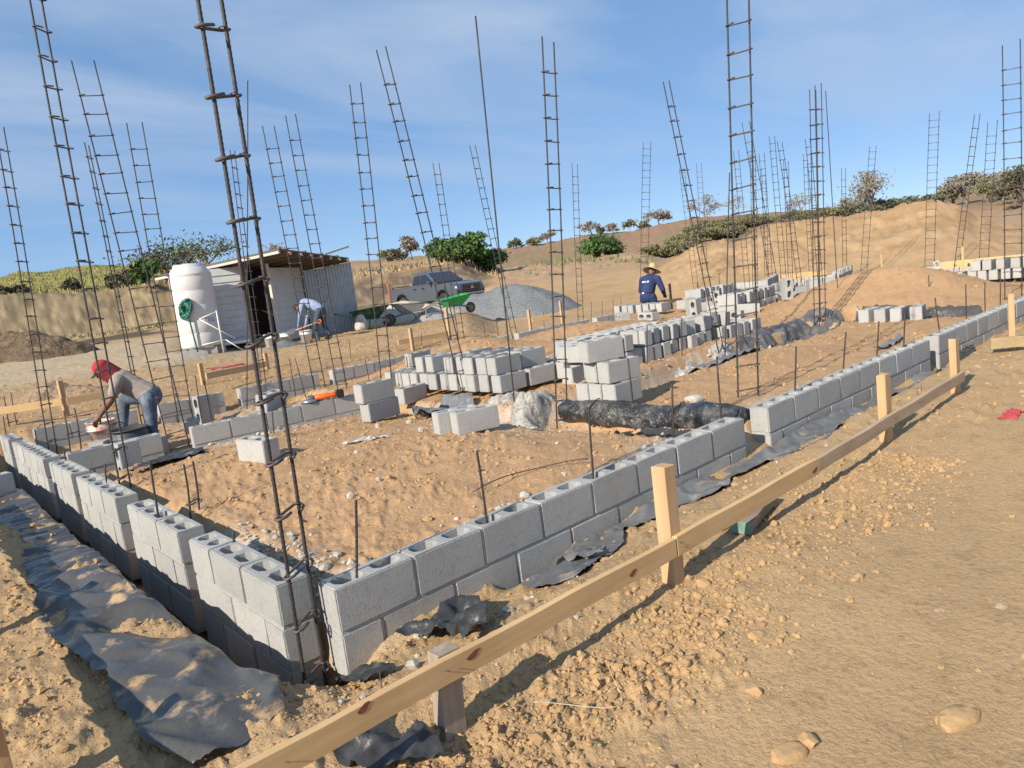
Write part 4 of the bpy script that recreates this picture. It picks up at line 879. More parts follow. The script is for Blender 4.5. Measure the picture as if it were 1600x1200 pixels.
# roof: sheet on rafters
def rp(px, py, d): return Vector(at(px, py, d)-K)
RA, RB, RC = rp(243, 434, 24.2), rp(436, 391, 20.9), rp(545, 405, 25.3); RD = RA+RC-RB
m_roof = mat('dark_roof', (.13, .115, .10), .8, var=[(3, .6, .4, .7)]); b = B(); up_ = Vector((0, 0, .05))
b.add([RA, RB, RC, RD, RA+up_, RB+up_, RC+up_, RD+up_], [(3, 2, 1, 0), (4, 5, 6, 7), (0, 1, 5, 4), (1, 2, 6, 5), (2, 3, 7, 6), (3, 0, 4, 7)])
roof = spart(b, 'roof', m_roof)
b = B(); b.tube([RA+Vector((0, 0, -.05)), RB+Vector((0, 0, -.05))], .05, 4); link('fascia', b.mesh('fascia', mat('pale_fascia', (.50, .47, .42), .8)), roof)
for i in range(7):
    t = .08+.14*i; a_ = RA.lerp(RB, 1)+(RC-RB)*t; e = RA+(RC-RB)*t; o_ = (a_-e).normalized()
    b = B(); b.tube([e+Vector((0, 0, -.08)), a_+o_*.14+Vector((0, 0, -.08))], .06, 4); link('rafter', b.mesh('rafter', m_lum), roof)
    b = B(); b.tube([a_+o_*.141+Vector((0, 0, -.08)), a_+o_*.15+Vector((0, 0, -.08))], .058, 4); link('rafter_end', b.mesh('rafter_end', m_board), roof)
for i in range(4):
    b = B(); b.tube([RB.lerp(RC, .1+.24*i)+Vector((0, 0, .07)), RA.lerp(RD, .1+.24*i)+Vector((0, 0, .07))], .035, 4); link('batten', b.mesh('batten', m_lum), roof)
b = B(); q = RB.lerp(RC, .62); b.tube([q+Vector((0, 0, .06)), q+Vector(hr)*.75+Vector((0, 0, .22))], .035, 4); link('loose_batten', b.mesh('loose_batten', m_lum), roof)

# ------------------------------------------------------------------ water tank with a hose, standing on blocks
TK = at(318, 546, 21.6); tz = gz(TK[0], TK[1]); sc_ = 21.6/F_PX
tank = empty('water_tank', (TK[0], TK[1], tz+.19), 0, 'tall white plastic water tank standing on blocks beside the shed', 'water tank')
r0 = .545; prof = [(r0*.96, 0)]
for zb in (.05, .42, .80, 1.18, 1.56): prof += [(r0, zb), (r0, zb+.30), (r0*.985, zb+.315), (r0*.985, zb+.355)]
prof += [(r0, 1.93), (r0*.99, 1.96), (r0*.80, 2.12), (r0*.72, 2.15), (r0*.70, 2.22), (.02, 2.25)]
B().lathe(prof, 40).obj('body', mat('tank_white', (.62, .585, .56), .5, var=[(1.5, .93, .4, .7), (7, .95, .5, .7)]), tank, True)
def text_obj(s, size, m, parent, loc, rot, name='lettering', ext=.002):
    cu = bpy.data.curves.new(name, 'FONT'); cu.body = s; cu.size = size; cu.extrude = ext; cu.align_x = 'CENTER'
    o = bpy.data.objects.new(name, cu); me = bpy.data.meshes.new_from_object(o); bpy.data.objects.remove(o); me.materials.append(m)
    o = link(name, me, parent, loc); o.rotation_euler = rot; return o
vd = np.array([CAM[0]-TK[0], CAM[1]-TK[1]]); va = math.atan2(vd[1], vd[0])
ta_ = va+.55; text_obj('TELL', .15, mat('blue_print', (.18, .22, .5), .6), tank, (math.cos(ta_)*(r0+.006), math.sin(ta_)*(r0+.006), .66), (math.pi/2, 0, ta_+math.pi/2))
for i in range(4):
    a = va-1.2+i*.8; bx_, by_ = TK[0]+.40*math.cos(a), TK[1]+.40*math.sin(a); loose(bx_, by_, gz(bx_, by_)-.005, va+math.pi/2+J(.05), 'grey block carrying the white water tank', 'blocks under the tank', 'side' if False else 'flat')
m_hose = mat('green_hose', (.015, .14, .10), .4); b = B(); pts = []
ha = va-.42; hn = Vector((math.cos(ha), math.sin(ha), 0)); hs = Vector((-math.sin(ha), math.cos(ha), 0)); hc = Vector((TK[0], TK[1], tz+.19+1.05))+hn*(r0+.05)
for i in range(260):
    t = i/26*2*math.pi; rr_ = .72+.36*math.sin(i*.41); q = hs*(.14*rr_*math.cos(t))+Vector((0, 0, .26*rr_*math.sin(t))); q = Matrix.Rotation(-.45, 3, hn) @ q
    pts.append(hn*(.05*math.sin(i*.9)+.02)+q)
pts += [Vector(pts[-1]).lerp(Vector((hs.x*.1, hs.y*.1, -1.15)), k/6) for k in range(1, 7)]
o = b.tube(pts, .022, 6).obj('garden_hose', m_hose, None, True, loc=hc); tag(o, 'coiled green garden hose hanging on the white water tank', 'hose')
# thin white pipe rack beside the tank
rk = at(349, 546, 20.8); rz_ = gz(rk[0], rk[1]); b = B(); h1 = Vector(hr)
b.tube([(0, 0, 0), (0, 0, 1.15)], .018, 6); b.tube([-h1*.45+Vector((0, 0, .98)), Vector((0, 0, 1.12))], .014, 6); b.tube([-h1*.45+Vector((0, 0, .98)), h1*.35+Vector((0, 0, .35))], .014, 6); b.tube([-h1*.5+Vector((0, 0, .30)), h1*.1+Vector((0, 0, .36))], .014, 6); b.tube([h1*.1+Vector((0, 0, .36)), h1*.5+Vector((0, 0, 0))], .014, 6)
o = b.obj('pipe_rack', m_white, None, True, loc=(rk[0], rk[1], rz_)); tag(o, 'thin white pipe frame leaning beside the water tank', 'pipe frame')
o = B().box((0, 0, 0), (.95, .5, .06), rz=va+math.pi/2).obj('white_pallet', m_white, loc=(*at(362, 537, 21.9)[:2], gz(*at(362, 537, 21.9)[:2])+.32)); o.location.z -= .1; tag(o, 'white board lying on the ground between tank and shed', 'board')

# ------------------------------------------------------------------ pickup truck
def bevel_obj(bd, name, m, parent, w=.02, seg=2, smooth=True):
    me = bd.mesh(name, m); bm = bmesh.new(); bm.from_mesh(me)
    bmesh.ops.remove_doubles(bm, verts=bm.verts, dist=1e-4)
    es = [e for e in bm.edges if len(e.link_faces) == 2 and e.calc_face_angle(0) > .5]
    bmesh.ops.bevel(bm, geom=es, offset=w, segments=seg, affect='EDGES', clamp_overlap=True); bm.to_mesh(me); bm.free()
    if smooth: me.polygons.foreach_set('use_smooth', [True]*len(me.polygons))
    o = link(name, me, parent); md = o.modifiers.new('n', 'WEIGHTED_NORMAL') if smooth else None
    return o
m_paint = mat('grey_car_paint', (.125, .145, .18), .3, metal=.45, var=[(1.2, .9, .4, .7)]); m_paint.node_tree.nodes['Principled BSDF'].inputs['Coat Weight'].default_value = .5
m_glass = mat('tinted_glass', (.018, .022, .03), .08, spec=.8); m_trim = mat('black_trim', (.015, .015, .016), .5); m_chrome = mat('chrome', (.65, .65, .66), .18, metal=1.); m_red = mat('tail_lamp', (.45, .02, .015), .3)
m_lamp = mat('headlamp_glass', (.55, .57, .6), .1, spec=.8)
TD = 37.5; TP = at(684, 478, TD); TP[2] = gz(TP[0], TP[1])
th_ = np.array([TP[0]-CAM[0], TP[1]-CAM[1], 0]); th_ /= np.linalg.norm(th_); tr_ = np.array([th_[1], -th_[0], 0])
hv = tr_*math.cos(math.radians(50))-th_*math.sin(math.radians(50))
truck = empty('pickup_truck', TP, math.atan2(hv[1], hv[0]), 'grey double-cab pickup truck parked in front of the earth bank', 'truck'); truck.scale = (1.04,)*3
def arch(cx, r_, z0, n=12):
    return [(cx+r_*math.cos(math.pi-math.pi*i/n), z0+r_*math.sin(math.pi-math.pi*i/n)) for i in range(n+1)]
low = [(-2.55, .55), (-2.2, .50)]+arch(-1.55, .47, .42)+[(-.95, .42), (1.0, .42)]+arch(1.55, .47, .42)+[(2.25, .45), (2.52, .55), (2.58, .85), (2.50, 1.08), (2.2, 1.16), (1.1, 1.24), (-.75, 1.20), (-2.55, 1.16)]
fy = lambda x, z: (.95 if z < .6 else 1.0 if z < 1.05 else .955)*(1-.10*max(0, (x-1.9)/.7)**2)
bevel_obj(B().prism(low, -.91, .91, fy), 'body', m_paint, truck, .03)
cabp = [(-.80, 1.15), (-.72, 1.70), (-.55, 1.79), (.25, 1.80), (.45, 1.74), (1.18, 1.20)]
fc = lambda x, z: 1 if z < 1.25 else .80
cab = bevel_obj(B().prism(cabp, -.86, .86, fc), 'cab', m_paint, truck, .04)
for s in (-1, 1):
    yq = lambda z: s*(.86*(1-.20*(z-1.25)/.5)+.012) if z > 1.25 else s*.872
    for nm, pl in (('rear_side_window', [(-.66, 1.27), (-.62, 1.66), (-.18, 1.70), (-.18, 1.27)]), ('front_side_window', [(-.10, 1.27), (-.10, 1.70), (.30, 1.70), (.86, 1.30), (.82, 1.27)])):
        v = [(x_, yq(z_), z_) for x_, z_ in pl]; v2 = [(x_, yq(z_)-s*.02, z_) for x_, z_ in pl]; n_ = len(v); b = B(); b.add(v+v2, [tuple(range(n_)), tuple(range(2*n_-1, n_-1, -1))]+[(i, (i+1) % n_, n_+(i+1) % n_, n_+i) for i in range(n_)]); b.obj(nm, m_glass, truck)
    for x_ in (-.55, .05): B().box((x_+.1, s*.918, 1.06), (.18, .03, .05)).obj('door_handle', m_trim, truck)
    B().box((.78, s*1.0, 1.28), (.12, .22, .17)).obj('side_mirror', m_paint, truck, bevel=.03)
    B().box((2.44, s*.70, .93), (.14, .34, .10), rz=-s*.25).obj('headlight', m_lamp, truck, bevel=.02); B().box((2.50, s*.74, .70), (.10, .22, .26), rz=-s*.3).obj('fog_lamp', m_trim, truck, bevel=.02)
    B().box((-2.56, s*.84, .95), (.05, .12, .34)).obj('tail_light', m_red, truck)
    for nm, x_ in (('front', 1.55), ('rear', -1.55)):
        w = empty('wheel', (x_, s*.80, .38)); w.parent = truck
        me = B().lathe([(.20, -.12), (.34, -.12), (.38, -.07), (.38, .07), (.34, .12), (.20, .12)], 28).mesh('tyre', m_black, True); me.transform(Matrix.Rotation(math.pi/2, 4, 'X')); link('tyre', me, w)
        me = B().lathe([(.235, -.10), (.235, .10), (.06, .115), (.02, .12)], 20).mesh('rim', mat('rim_alloy', (.35, .36, .37), .35, metal=.8), False); me.transform(Matrix.Rotation(math.pi/2*(-s), 4, 'X')); link('rim', me, w)
    B().prism([(x_, z_) for x_, z_ in arch(1.55, .50, .42)+arch(1.55, .46, .42)[::-1]], s*.905, s*.935).obj('wheel_arch', m_trim, truck); B().prism([(x_, z_) for x_, z_ in arch(-1.55, .50, .42)+arch(-1.55, .46, .42)[::-1]], s*.905, s*.935).obj('wheel_arch', m_trim, truck)
v = [(.50, -.70, 1.725), (.50, .70, 1.725), (1.17, .80, 1.245), (1.17, -.80, 1.245)]; b = B(); b.add([Vector(p)+Vector((.012, 0, .016)) for p in v]+[Vector(p)-Vector((.01, 0, .01)) for p in v], [(0, 1, 2, 3), (7, 6, 5, 4), (0, 4, 5, 1), (1, 5, 6, 2), (2, 6, 7, 3), (3, 7, 4, 0)]); b.obj('windscreen', m_glass, truck)
grl = B().box((2.575, 0, .86), (.06, 1.12, .36)).obj('grille', m_trim, truck, bevel=.015)
for i in range(4): link('slat', B().box((2.612, 0, .73+.085*i), (.02, 1.04, .018)).mesh('slat', mat('dark_chrome', (.2, .2, .21), .3, metal=.8)), grl)
for a in (90, 210, 330):        # three-diamond badge
    a = math.radians(a); u = Vector((0, math.cos(a), math.sin(a))); w = Vector((0, -math.sin(a), math.cos(a))); c = Vector((2.628, 0, .88)); b = B()
    q = [c, c+u*.055+w*.032, c+u*.11, c+u*.055-w*.032]; b.add(q+[p+Vector((.012, 0, 0)) for p in q], [(3, 2, 1, 0), (4, 5, 6, 7), (0, 1, 5, 4), (1, 2, 6, 5), (2, 3, 7, 6), (3, 0, 4, 7)]); b.obj('badge_diamond', m_chrome, grl)
B().box((2.56, 0, .58), (.16, 1.55, .14)).obj('front_bumper', mat('bumper_grey', (.22, .225, .23), .5), truck, bevel=.04); B().box((2.60, 0, .46), (.10, 1.2, .10)).obj('skid_plate', m_chrome, truck, bevel=.03)
B().box((-1.68, 0, 1.165), (1.62, 1.55, .03)).obj('bed_shade', m_trim, truck)  # black slab stands in for the shaded recess of the open bed
b = B()
for s in (-1, 1): b.tube([(-2.4, s*.78, 1.20), (-2.3, s*.78, 1.26), (-1.0, s*.78, 1.26), (-.9, s*.78, 1.20)], .025, 6)
b.obj('bed_rail', m_trim, truck, True); B().box((-2.6, 0, .58), (.12, 1.6, .12)).obj('rear_bumper', m_chrome, truck, bevel=.02)
B().box((-.55, 0, 1.84), (.06, .03, .05)).obj('roof_antenna', m_trim, truck)

# ------------------------------------------------------------------ wheelbarrows
def barrow(px, py, d, yaw, tray_m, label, tilt=0, frame_m=None, fill=None):
    P = at(px, py, d); P[2] = gz(P[0], P[1]); r_ = empty('wheelbarrow', P, yaw, label, 'wheelbarrow'); frame_m = frame_m or mat('muddy_steel', (.30, .28, .25), .7, var=[(9, .7, .45, .7)])
    r_.rotation_euler = (0, tilt, yaw)
    # tray: open box tapering, local x = toward the wheel
    t = [(-.55, .33), (.50, .33), (.62, .0)]
    o0 = [(-.50, -.36, .62), (.62, -.36, .70), (.62, .36, .70), (-.50, .36, .62)]; i0 = [(-.28, -.20, .32), (.25, -.20, .32), (.25, .20, .32), (-.28, .20, .32)]
    b = B(); v = [Vector(p) for p in o0+i0]; vi = [p*1 for p in v]; c = Vector((.05, 0, .6)); vi = [Vector((p.x+(c.x-p.x)*.05, p.y+(c.y-p.y)*.05, p.z+.012)) for p in v]
    for k in range(4): vi[k].z = v[k].z
    b.add(v+vi, [(0, 1, 5, 4), (1, 2, 6, 5), (2, 3, 7, 6), (3, 0, 4, 7), (4, 5, 6, 7), (9, 8, 12, 13), (10, 9, 13, 14), (11, 10, 14, 15), (8, 11, 15, 12), (15, 14, 13, 12), (1, 0, 8, 9), (2, 1, 9, 10), (3, 2, 10, 11), (0, 3, 11, 8)])
    tr = b.obj('tray', tray_m, r_); b = B(); b.tube([o0[0], o0[1], o0[2], o0[3], o0[0]], .014, 6); link('rim', b.mesh('rim', tray_m, True), tr)
    for s in (-1, 1):
        b = B(); b.tube([(.82, s*.05, .20), (.35, s*.20, .31), (-.35, s*.24, .34), (-.95, s*.29, .58), (-1.1, s*.29, .60)], .019, 6); h = b.obj('handle', frame_m, r_, True)
        b = B(); b.tube([(-1.08, s*.29, .60), (-1.24, s*.29, .60)], .026, 8); link('grip', b.mesh('grip', m_black, True), h)
        b = B(); b.tube([(-.12, s*.20, .33), (-.22, s*.26, .01), (-.42, s*.26, .01), (-.5, s*.24, .40)], .017, 6); b.obj('leg', frame_m, r_, True)
    w = empty('wheel', (.72, 0, .20)); w.parent = r_
    for nm, pf, m_ in (('tyre', [(.13, -.04), (.185, -.045), (.20, 0), (.185, .045), (.13, .04)], mat('dusty_rubber', (.10, .09, .08), .9)), ('rim', [(.132, -.03), (.132, .03), (.03, .05), (.02, .05)], frame_m)):
        me = B().lathe(pf, 22).mesh(nm, m_, True); me.transform(Matrix.Rotation(math.pi/2, 4, 'X')); link(nm, me, w)
    return r_
ya = lambda deg: math.atan2(*( (RT*math.cos(math.radians(deg))+E2*math.sin(math.radians(deg)))[[1, 0]]))
m_gr = mat('dark_green_tray', (.035, .12, .055), .5, var=[(4, (.22, .24, .18), .45, .65)]); m_mud = mat('mortar_tray', (.30, .30, .285), .85, var=[(5, .8, .4, .7), (2, (.22, .23, .2), .5, .7)], bump=(30, .5, .01)); m_bg = mat('bright_green_tray', (.02, .42, .10), .45, var=[(3, .8, .4, .7)])
barrow(580, 517, 24.6, ya(-25), m_gr, 'muddy green wheelbarrow with its handles toward the corrugated panel')
barrow(645, 511, 24.9, ya(195), m_mud, 'mortar-crusted grey wheelbarrow in front of the pale sand heap')
barrow(712, 503, 26.6, ya(35), m_bg, 'bright green wheelbarrow beside the gravel heap')
# cement bag and gloves on the handles
P = at(566, 517, 23.9); b = B()
b.lathe([(.02, 0), (.20, .02), (.22, .12), (.19, .3), (.15, .42), (.10, .50), (.02, .52)], 14); o = b.obj('cement_sack', mat('paper_sack', (.55, .48, .40), .9, var=[(6, (.24, .33, .35), .5, .6)], bump=(9, .8, .05)), None, True, loc=(P[0], P[1], gz(P[0], P[1]))); tag(o, 'half-empty paper cement sack below the green wheelbarrow handles', 'sack')
P = at(676, 507, 25.2); heap('mortar_heap', (P[0], P[1], gz(P[0], P[1])), .85, .6, .5, mat('grey_mortar_heap', (.36, .35, .33), .95, var=[(5, .8, .4, .7)], bump=(15, .6, .04)), 'grey heap of mixed mortar between the wheelbarrows', 'mortar heap', seed=2, n=32)
def shovel(A_, B_, label, m_s, m_b):
    A_ = Vector(A_); B_ = Vector(B_); r_ = empty('shovel', A_, 0, label, 'shovel'); d = (B_-A_); u = d.normalized()
    b = B(); b.tube([Vector((0, 0, 0)), d], .018, 8); b.obj('shaft', m_s, r_, True)
    s = u.orthogonal().normalized()
    b = B(); b.tube([d-s*.06, d+u*.05-s*.07, d+u*.10, d+u*.05+s*.07, d+s*.06], .016, 6); b.obj('grip', m_b, r_, True)
    b = B(); w = u.cross(s); q = [(-.10, -.02), (.10, -.02), (.115, -.18), (.05, -.28), (-.05, -.28), (-.115, -.18)]; v = [s*a+u*c for a, c in q]; v2 = [p+w*.006 for p in v]; b.add(v+v2, [tuple(range(6)), tuple(range(11, 5, -1))]+[(i, (i+1) % 6, 6+(i+1) % 6, 6+i) for i in range(6)]); b.obj('blade', mat('shovel_steel', (.2, .19, .18), .5, metal=.7), r_)
    return r_
m_or = mat('orange_plastic', (.72, .13, .02), .5)
z = gz(*at(462, 526, 21.2)[:2]); shovel(at(462, 516, 21.2), at(497, 503, 21.0), 'shovel with an orange grip held by the worker in the blue shirt', woodmat('shaft_wood', (.6, .42, .25), (.5, .33, .2), 0), m_or)
P = at(617, 508, 27.6); P[2] = gz(P[0], P[1])+.70; shovel(P, Vector(P)+Vector((-.06, .02, .75)), 'shovel with an orange grip stuck upright in the pale sand heap', m_or, m_or)
# ------------------------------------------------------------------ buckets
def bucket(px, py, d, r, h, m, label, z=None, tilt=(0, 0), band_m=None, group=None, fillm=None):
    P = at(px, py, d); zz_ = gz(P[0], P[1]) if z is None else z; r_ = empty('bucket', (P[0], P[1], zz_), 0, label, 'bucket', group); r_.rotation_euler = (tilt[0], tilt[1], 0)
    pf = [(r*.82, 0), (r*.95, h*.70), (r*1.06, h*.705), (r*1.06, h*.74), (r*.96, h*.75), (r*1.06, h*.83), (r*.97, h*.86), (r, h*.96), (r*1.07, h*.965), (r*1.07, h), (r*.93, h), (r*.80, h*.1), (.005, h*.1)]
    B().lathe(pf, 28).obj('shell', m, r_, True)
    b = B(); b.tube([(math.cos(a)*r*1.06, math.sin(a)*.03+.02, h*.82-abs(math.sin(a))*r*1.1) for a in np.linspace(0, math.pi, 12)], .004, 5); b.obj('handle', m_wire, r_, True)
    if band_m: B().lathe([(r*.965, h*.2), (r*.985, h*.65)], 28).obj('print', band_m, r_, True)
    if fillm: B().lathe([(r*.94, h*.84), (r*.5, h*.95), (.01, h*1.02)], 20).obj('mortar_fill', fillm, r_, True)
    return r_
m_wet = mat('wet_mortar', (.15, .15, .145), .8, bump=(20, .6, .02))
bucket(160, 672, 9.9, .155, .36, mat('dirty_pink_plastic', (.66, .52, .42), .7, var=[(8, (.45, .2, .17), .52, .62), (20, .8, .5, .7)]), 'mortar-stained pinkish bucket under the hands of the red-capped worker')
bucket(205, 692, 9.0, .185, .34, mat('black_bucket_plastic', (.05, .055, .058), .5, var=[(5, (.2, .19, .18), .55, .7)]), 'black bucket behind the short cross wall', band_m=None)
bucket(481, 541, 20.6, .165, .36, mat('white_bucket', (.70, .68, .66), .55, var=[(5, (.62, .25, .16), .56, .6)]), 'white bucket with orange smears in front of the worker in the blue shirt')
bucket(449, 536, 21.4, .17, .34, m_white, 'white bucket heaped with mortar beside the shed doorway', fillm=m_wet)
bucket(424, 538, 21.0, .17, .38, m_white, 'clean white bucket standing at the shed doorway')
P = at(447, 543, 20.4); heap('mortar_heap', (P[0], P[1], gz(P[0], P[1])), .75, .4, .22, m_wet, 'dark wet mortar heap on the ground before the shed', 'mortar heap', seed=4, n=28, rough=.06)
# trowel block of mortar by the left worker
P = at(160, 683, 9.5); o = link('mortar_lump', mesh_np('mortar_lump', ICO_V*np.array([.14, .09, .06])*(1+.2*rng.random((len(ICO_V), 1))), ICO_F, m_mortar, False), None, (P[0], P[1], gz(P[0], P[1])+.04)); tag(o, 'hardened lump of mortar beside the pinkish bucket', 'mortar')

# ------------------------------------------------------------------ angle grinder on the inner wall
P = np.array([2.72, 5.20, .40]); g = empty('angle_grinder', P, -.35, 'orange and dark angle grinder lying on the inner block wall', 'grinder')
b = B(); me = B().lathe([(.02, 0), (.036, .01), (.036, .16), (.03, .2), (.036, .24), (.02, .26)], 14).mesh('body', m_or, True); me.transform(Matrix.Translation((0, 0, .045)) @ Matrix.Rotation(math.pi/2, 4, 'Y')); link('body', me, g)
me = B().lathe([(.03, 0), (.04, .02), (.04, .07), (.025, .1)], 14).mesh('gear_head', mat('grey_casting', (.12, .12, .125), .5), True); me.transform(Matrix.Translation((-.09, 0, .045)) @ Matrix.Rotation(math.pi/2, 4, 'Y')); link('gear_head', me, g)
me = B().lathe([(.09, 0), (.09, .004), (.01, .004)], 24).mesh('disc', mat('grinder_disc', (.3, .3, .3), .5, metal=.6)); me.transform(Matrix.Translation((-.06, 0, .012))); link('disc', me, g)
me = B().lathe([(.095, .006), (.095, .03), (.02, .04)], 18).mesh('guard', mat('guard_steel', (.35, .36, .38), .4, metal=.7), True); me.transform(Matrix.Translation((-.06, 0, 0))); link('guard', me, g)
me = B().box((.30, 0, .05), (.09, .075, .09)).mesh('battery', m_trim, bevel=.01); link('battery', me, g)

# ------------------------------------------------------------------ people
def capsule(b, p, q, r0_, r1_, n=12):
    p = Vector(p); q = Vector(q); u = (q-p); L = u.length or 1e-6; u = u/L; pts = []; rs = []
    for t in (-1, -.8, -.45): pts.append(p+u*(t*r0_)); rs.append(r0_*math.sqrt(max(.02, 1-t*t)))
    for t in (0, .5, 1): pts.append(p.lerp(q, t)); rs.append(r0_+(r1_-r0_)*t)
    for t in (.45, .8, 1): pts.append(q+u*(t*r1_)); rs.append(r1_*math.sqrt(max(.02, 1-t*t)))
    b.tube(pts, 1, n, rs)
def ell(b, c, r3, R=None, n=14):
    v = []; c = Vector(c)
    for i in range(n+1):
        a = math.pi*i/n
        for k in range(n): w = 2*math.pi*k/n; p = Vector((r3[0]*math.sin(a)*math.cos(w), r3[1]*math.sin(a)*math.sin(w), r3[2]*math.cos(a))); v.append(c+((R @ p) if R else p))
    b.add(v, [(i*n+k, (i+1)*n+k, (i+1)*n+(k+1) % n, i*n+(k+1) % n) for i in range(n) for k in range(n)])
def person(loc, yaw, bones, head, hat, mats, label, voxel=.009, size=1.):
    """bones: (p, q, r0, r1, mat); head: (centre, forward, up); one continuous remeshed surface"""
    b = B(); segs = []
    for (p, q, r0_, r1_, mi) in bones: capsule(b, p, q, r0_, r1_); segs.append((np.array(p, float), np.array(q, float), mi, (r0_+r1_)/2))
    hc, hf, hu = (Vector(k) for k in head); hf.normalize(); hu = (hu-hf*hu.dot(hf)).normalized(); hl = hu.cross(hf); HR = Matrix((hf, hl, hu)).transposed()
    ell(b, hc, (.098, .077, .118), HR); hp = lambda x_, y_, z_: hc+HR @ Vector((x_, y_, z_))
    capsule(b, hp(.088, 0, .01), hp(.112, 0, -.022), .012, .017, 8); capsule(b, hp(.07, 0, -.085), hp(.085, 0, -.09), .035, .022, 8)      # nose, chin
    for s in (-1, 1): ell(b, hp(-.005, s*.078, -.005), (.022, .010, .034), HR, 8); capsule(b, hp(.085, s*.018, .028), hp(.07, s*.05, .03), .012, .010, 8)
    capsule(b, hp(.088, -.02, -.055), hp(.088, .02, -.055), .010, .010, 8)
    segs.append((np.array(hc), np.array(hc)+.001, mats['head'], .1))
    me = b.mesh('body'); o = bpy.data.objects.new('tmp', me); COL.objects.link(o)
    md = o.modifiers.new('r', 'REMESH'); md.mode = 'VOXEL'; md.voxel_size = voxel; md.use_smooth_shade = True
    sm = o.modifiers.new('s', 'SMOOTH'); sm.factor = .5; sm.iterations = 3
    dg = bpy.context.evaluated_depsgraph_get(); me2 = bpy.data.meshes.new_from_object(o.evaluated_get(dg)); bpy.data.objects.remove(o); me2.name = 'person'
    names = list(dict.fromkeys([s_[2] for s_ in segs]))
    for n_ in names: me2.materials.append(MATS[n_])
    nf = len(me2.polygons); c = np.zeros(nf*3); me2.polygons.foreach_get('center', c); c = c.reshape(-1, 3); best = np.full(nf, 1e9); mi = np.zeros(nf, int)
    for (p, q, m_, r_) in segs:
        d = q-p; t = np.clip(((c-p)@d)/(d@d+1e-9), 0, 1); dist = np.linalg.norm(c-(p+t[:, None]*d), axis=1)-r_*.9; k = dist < best; best[k] = dist[k]; mi[k] = names.index(m_)
    # folds in the cloth
    nv = len(me2.vertices); vv = np.zeros(nv*3); me2.vertices.foreach_get('co', vv); vv = vv.reshape(-1, 3); nn_ = np.zeros(nv*3); me2.vertices.foreach_get('normal', nn_); nn_ = nn_.reshape(-1, 3)
    vv += nn_*(.006*fbm(vv[:, 0]*9+vv[:, 2]*7, vv[:, 1]*9-vv[:, 2]*12, 2, 31))[:, None]*(np.linalg.norm(vv-np.array(hc), axis=1) > .17)[:, None]
    me2.vertices.foreach_set('co', vv.ravel()); me2.polygons.foreach_set('material_index', mi.astype(np.int32)); me2.polygons.foreach_set('use_smooth', [True]*nf); me2.update()
    o = link('person', me2, None, loc); o.rotation_euler = (0, 0, yaw); o.scale = (size,)*3; tag(o, label, 'person')
    hat(o, hp, HR); return o
def hand(bn, w, d, curl, skin, side=1, s=1.0):
    """palm + five fingers from the wrist w, direction d; curl = direction fingers bend to"""
    w = Vector(w); d = Vector(d).normalized(); cu = (Vector(curl)-d*Vector(curl).dot(d)).normalized(); a = d.cross(cu)*side
    bn.append((w, w+d*.045*s, .030*s, .034*s, skin)); p = w+d*.075*s
    for k in range(4):
        o_ = (k-1.5)*.021*s; l = (.036, .042, .039, .030)[k]*s; r_ = .0105*s; bn.append((w+d*.03*s+a*o_*.7, p+a*o_, .015*s, r_*1.1, skin))
        q = p+a*o_+(d*.85+cu*.5).normalized()*l; bn.append((p+a*o_, q, r_*1.1, r_, skin)); bn.append((q, q+(d*.4+cu*.9).normalized()*l*.8, r_, r_*.85, skin))
    t0 = w+d*.02*s-a*.025*s; t1 = t0+(d*.6-a*.7+cu*.3).normalized()*.045*s; bn.append((t0, t1, .016*s, .012*s, skin)); bn.append((t1, t1+(d*.8-a*.1+cu*.5).normalized()*.035*s, .012*s, .010*s, skin))
mat('skin', (.20, .105, .065), .55, var=[(9, .85, .45, .7)]); mat('tan_shirt', (.33, .27, .225), .9, var=[(5, .85, .4, .7)]); mat('blue_jeans', (.075, .105, .15), .9, var=[(6, (.20, .23, .27), .5, .7)]); mat('work_boot', (.10, .075, .05), .8)
mat('red_cloth', (.42, .025, .03), .85, var=[(8, .7, .45, .7)]); mat('pale_shirt', (.27, .33, .48), .85, var=[(4, (.16, .21, .36), .5, .62)]); mat('dark_jeans', (.06, .075, .11), .9); mat('navy', (.022, .042, .125), .85, var=[(6, .7, .4, .7)]); mat('dark_hair', (.02, .017, .015), .8); mat('straw', (.62, .46, .24), .85, var=[(30, .75, .45, .7)]); mat('glove_black', (.02, .02, .022), .7); mat('grey_boot', (.36, .33, .29), .9)

# worker bending over the bucket, red cap with neck cloth
bn = []; fl = -.16
bn += [((-.08, 0, .62), (.05, 0, .72), .145, .135, 'tan_shirt'), ((-.09, .0, .60), (-.07, 0, .60), .150, .145, 'blue_jeans'), ((.05, 0, .72), (.22, 0, .84), .135, .150, 'tan_shirt'), ((.20, -.12, .85), (.20, .12, .85), .085, .085, 'tan_shirt'), ((.22, 0, .86), (.33, 0, .93), .062, .055, 'skin')]
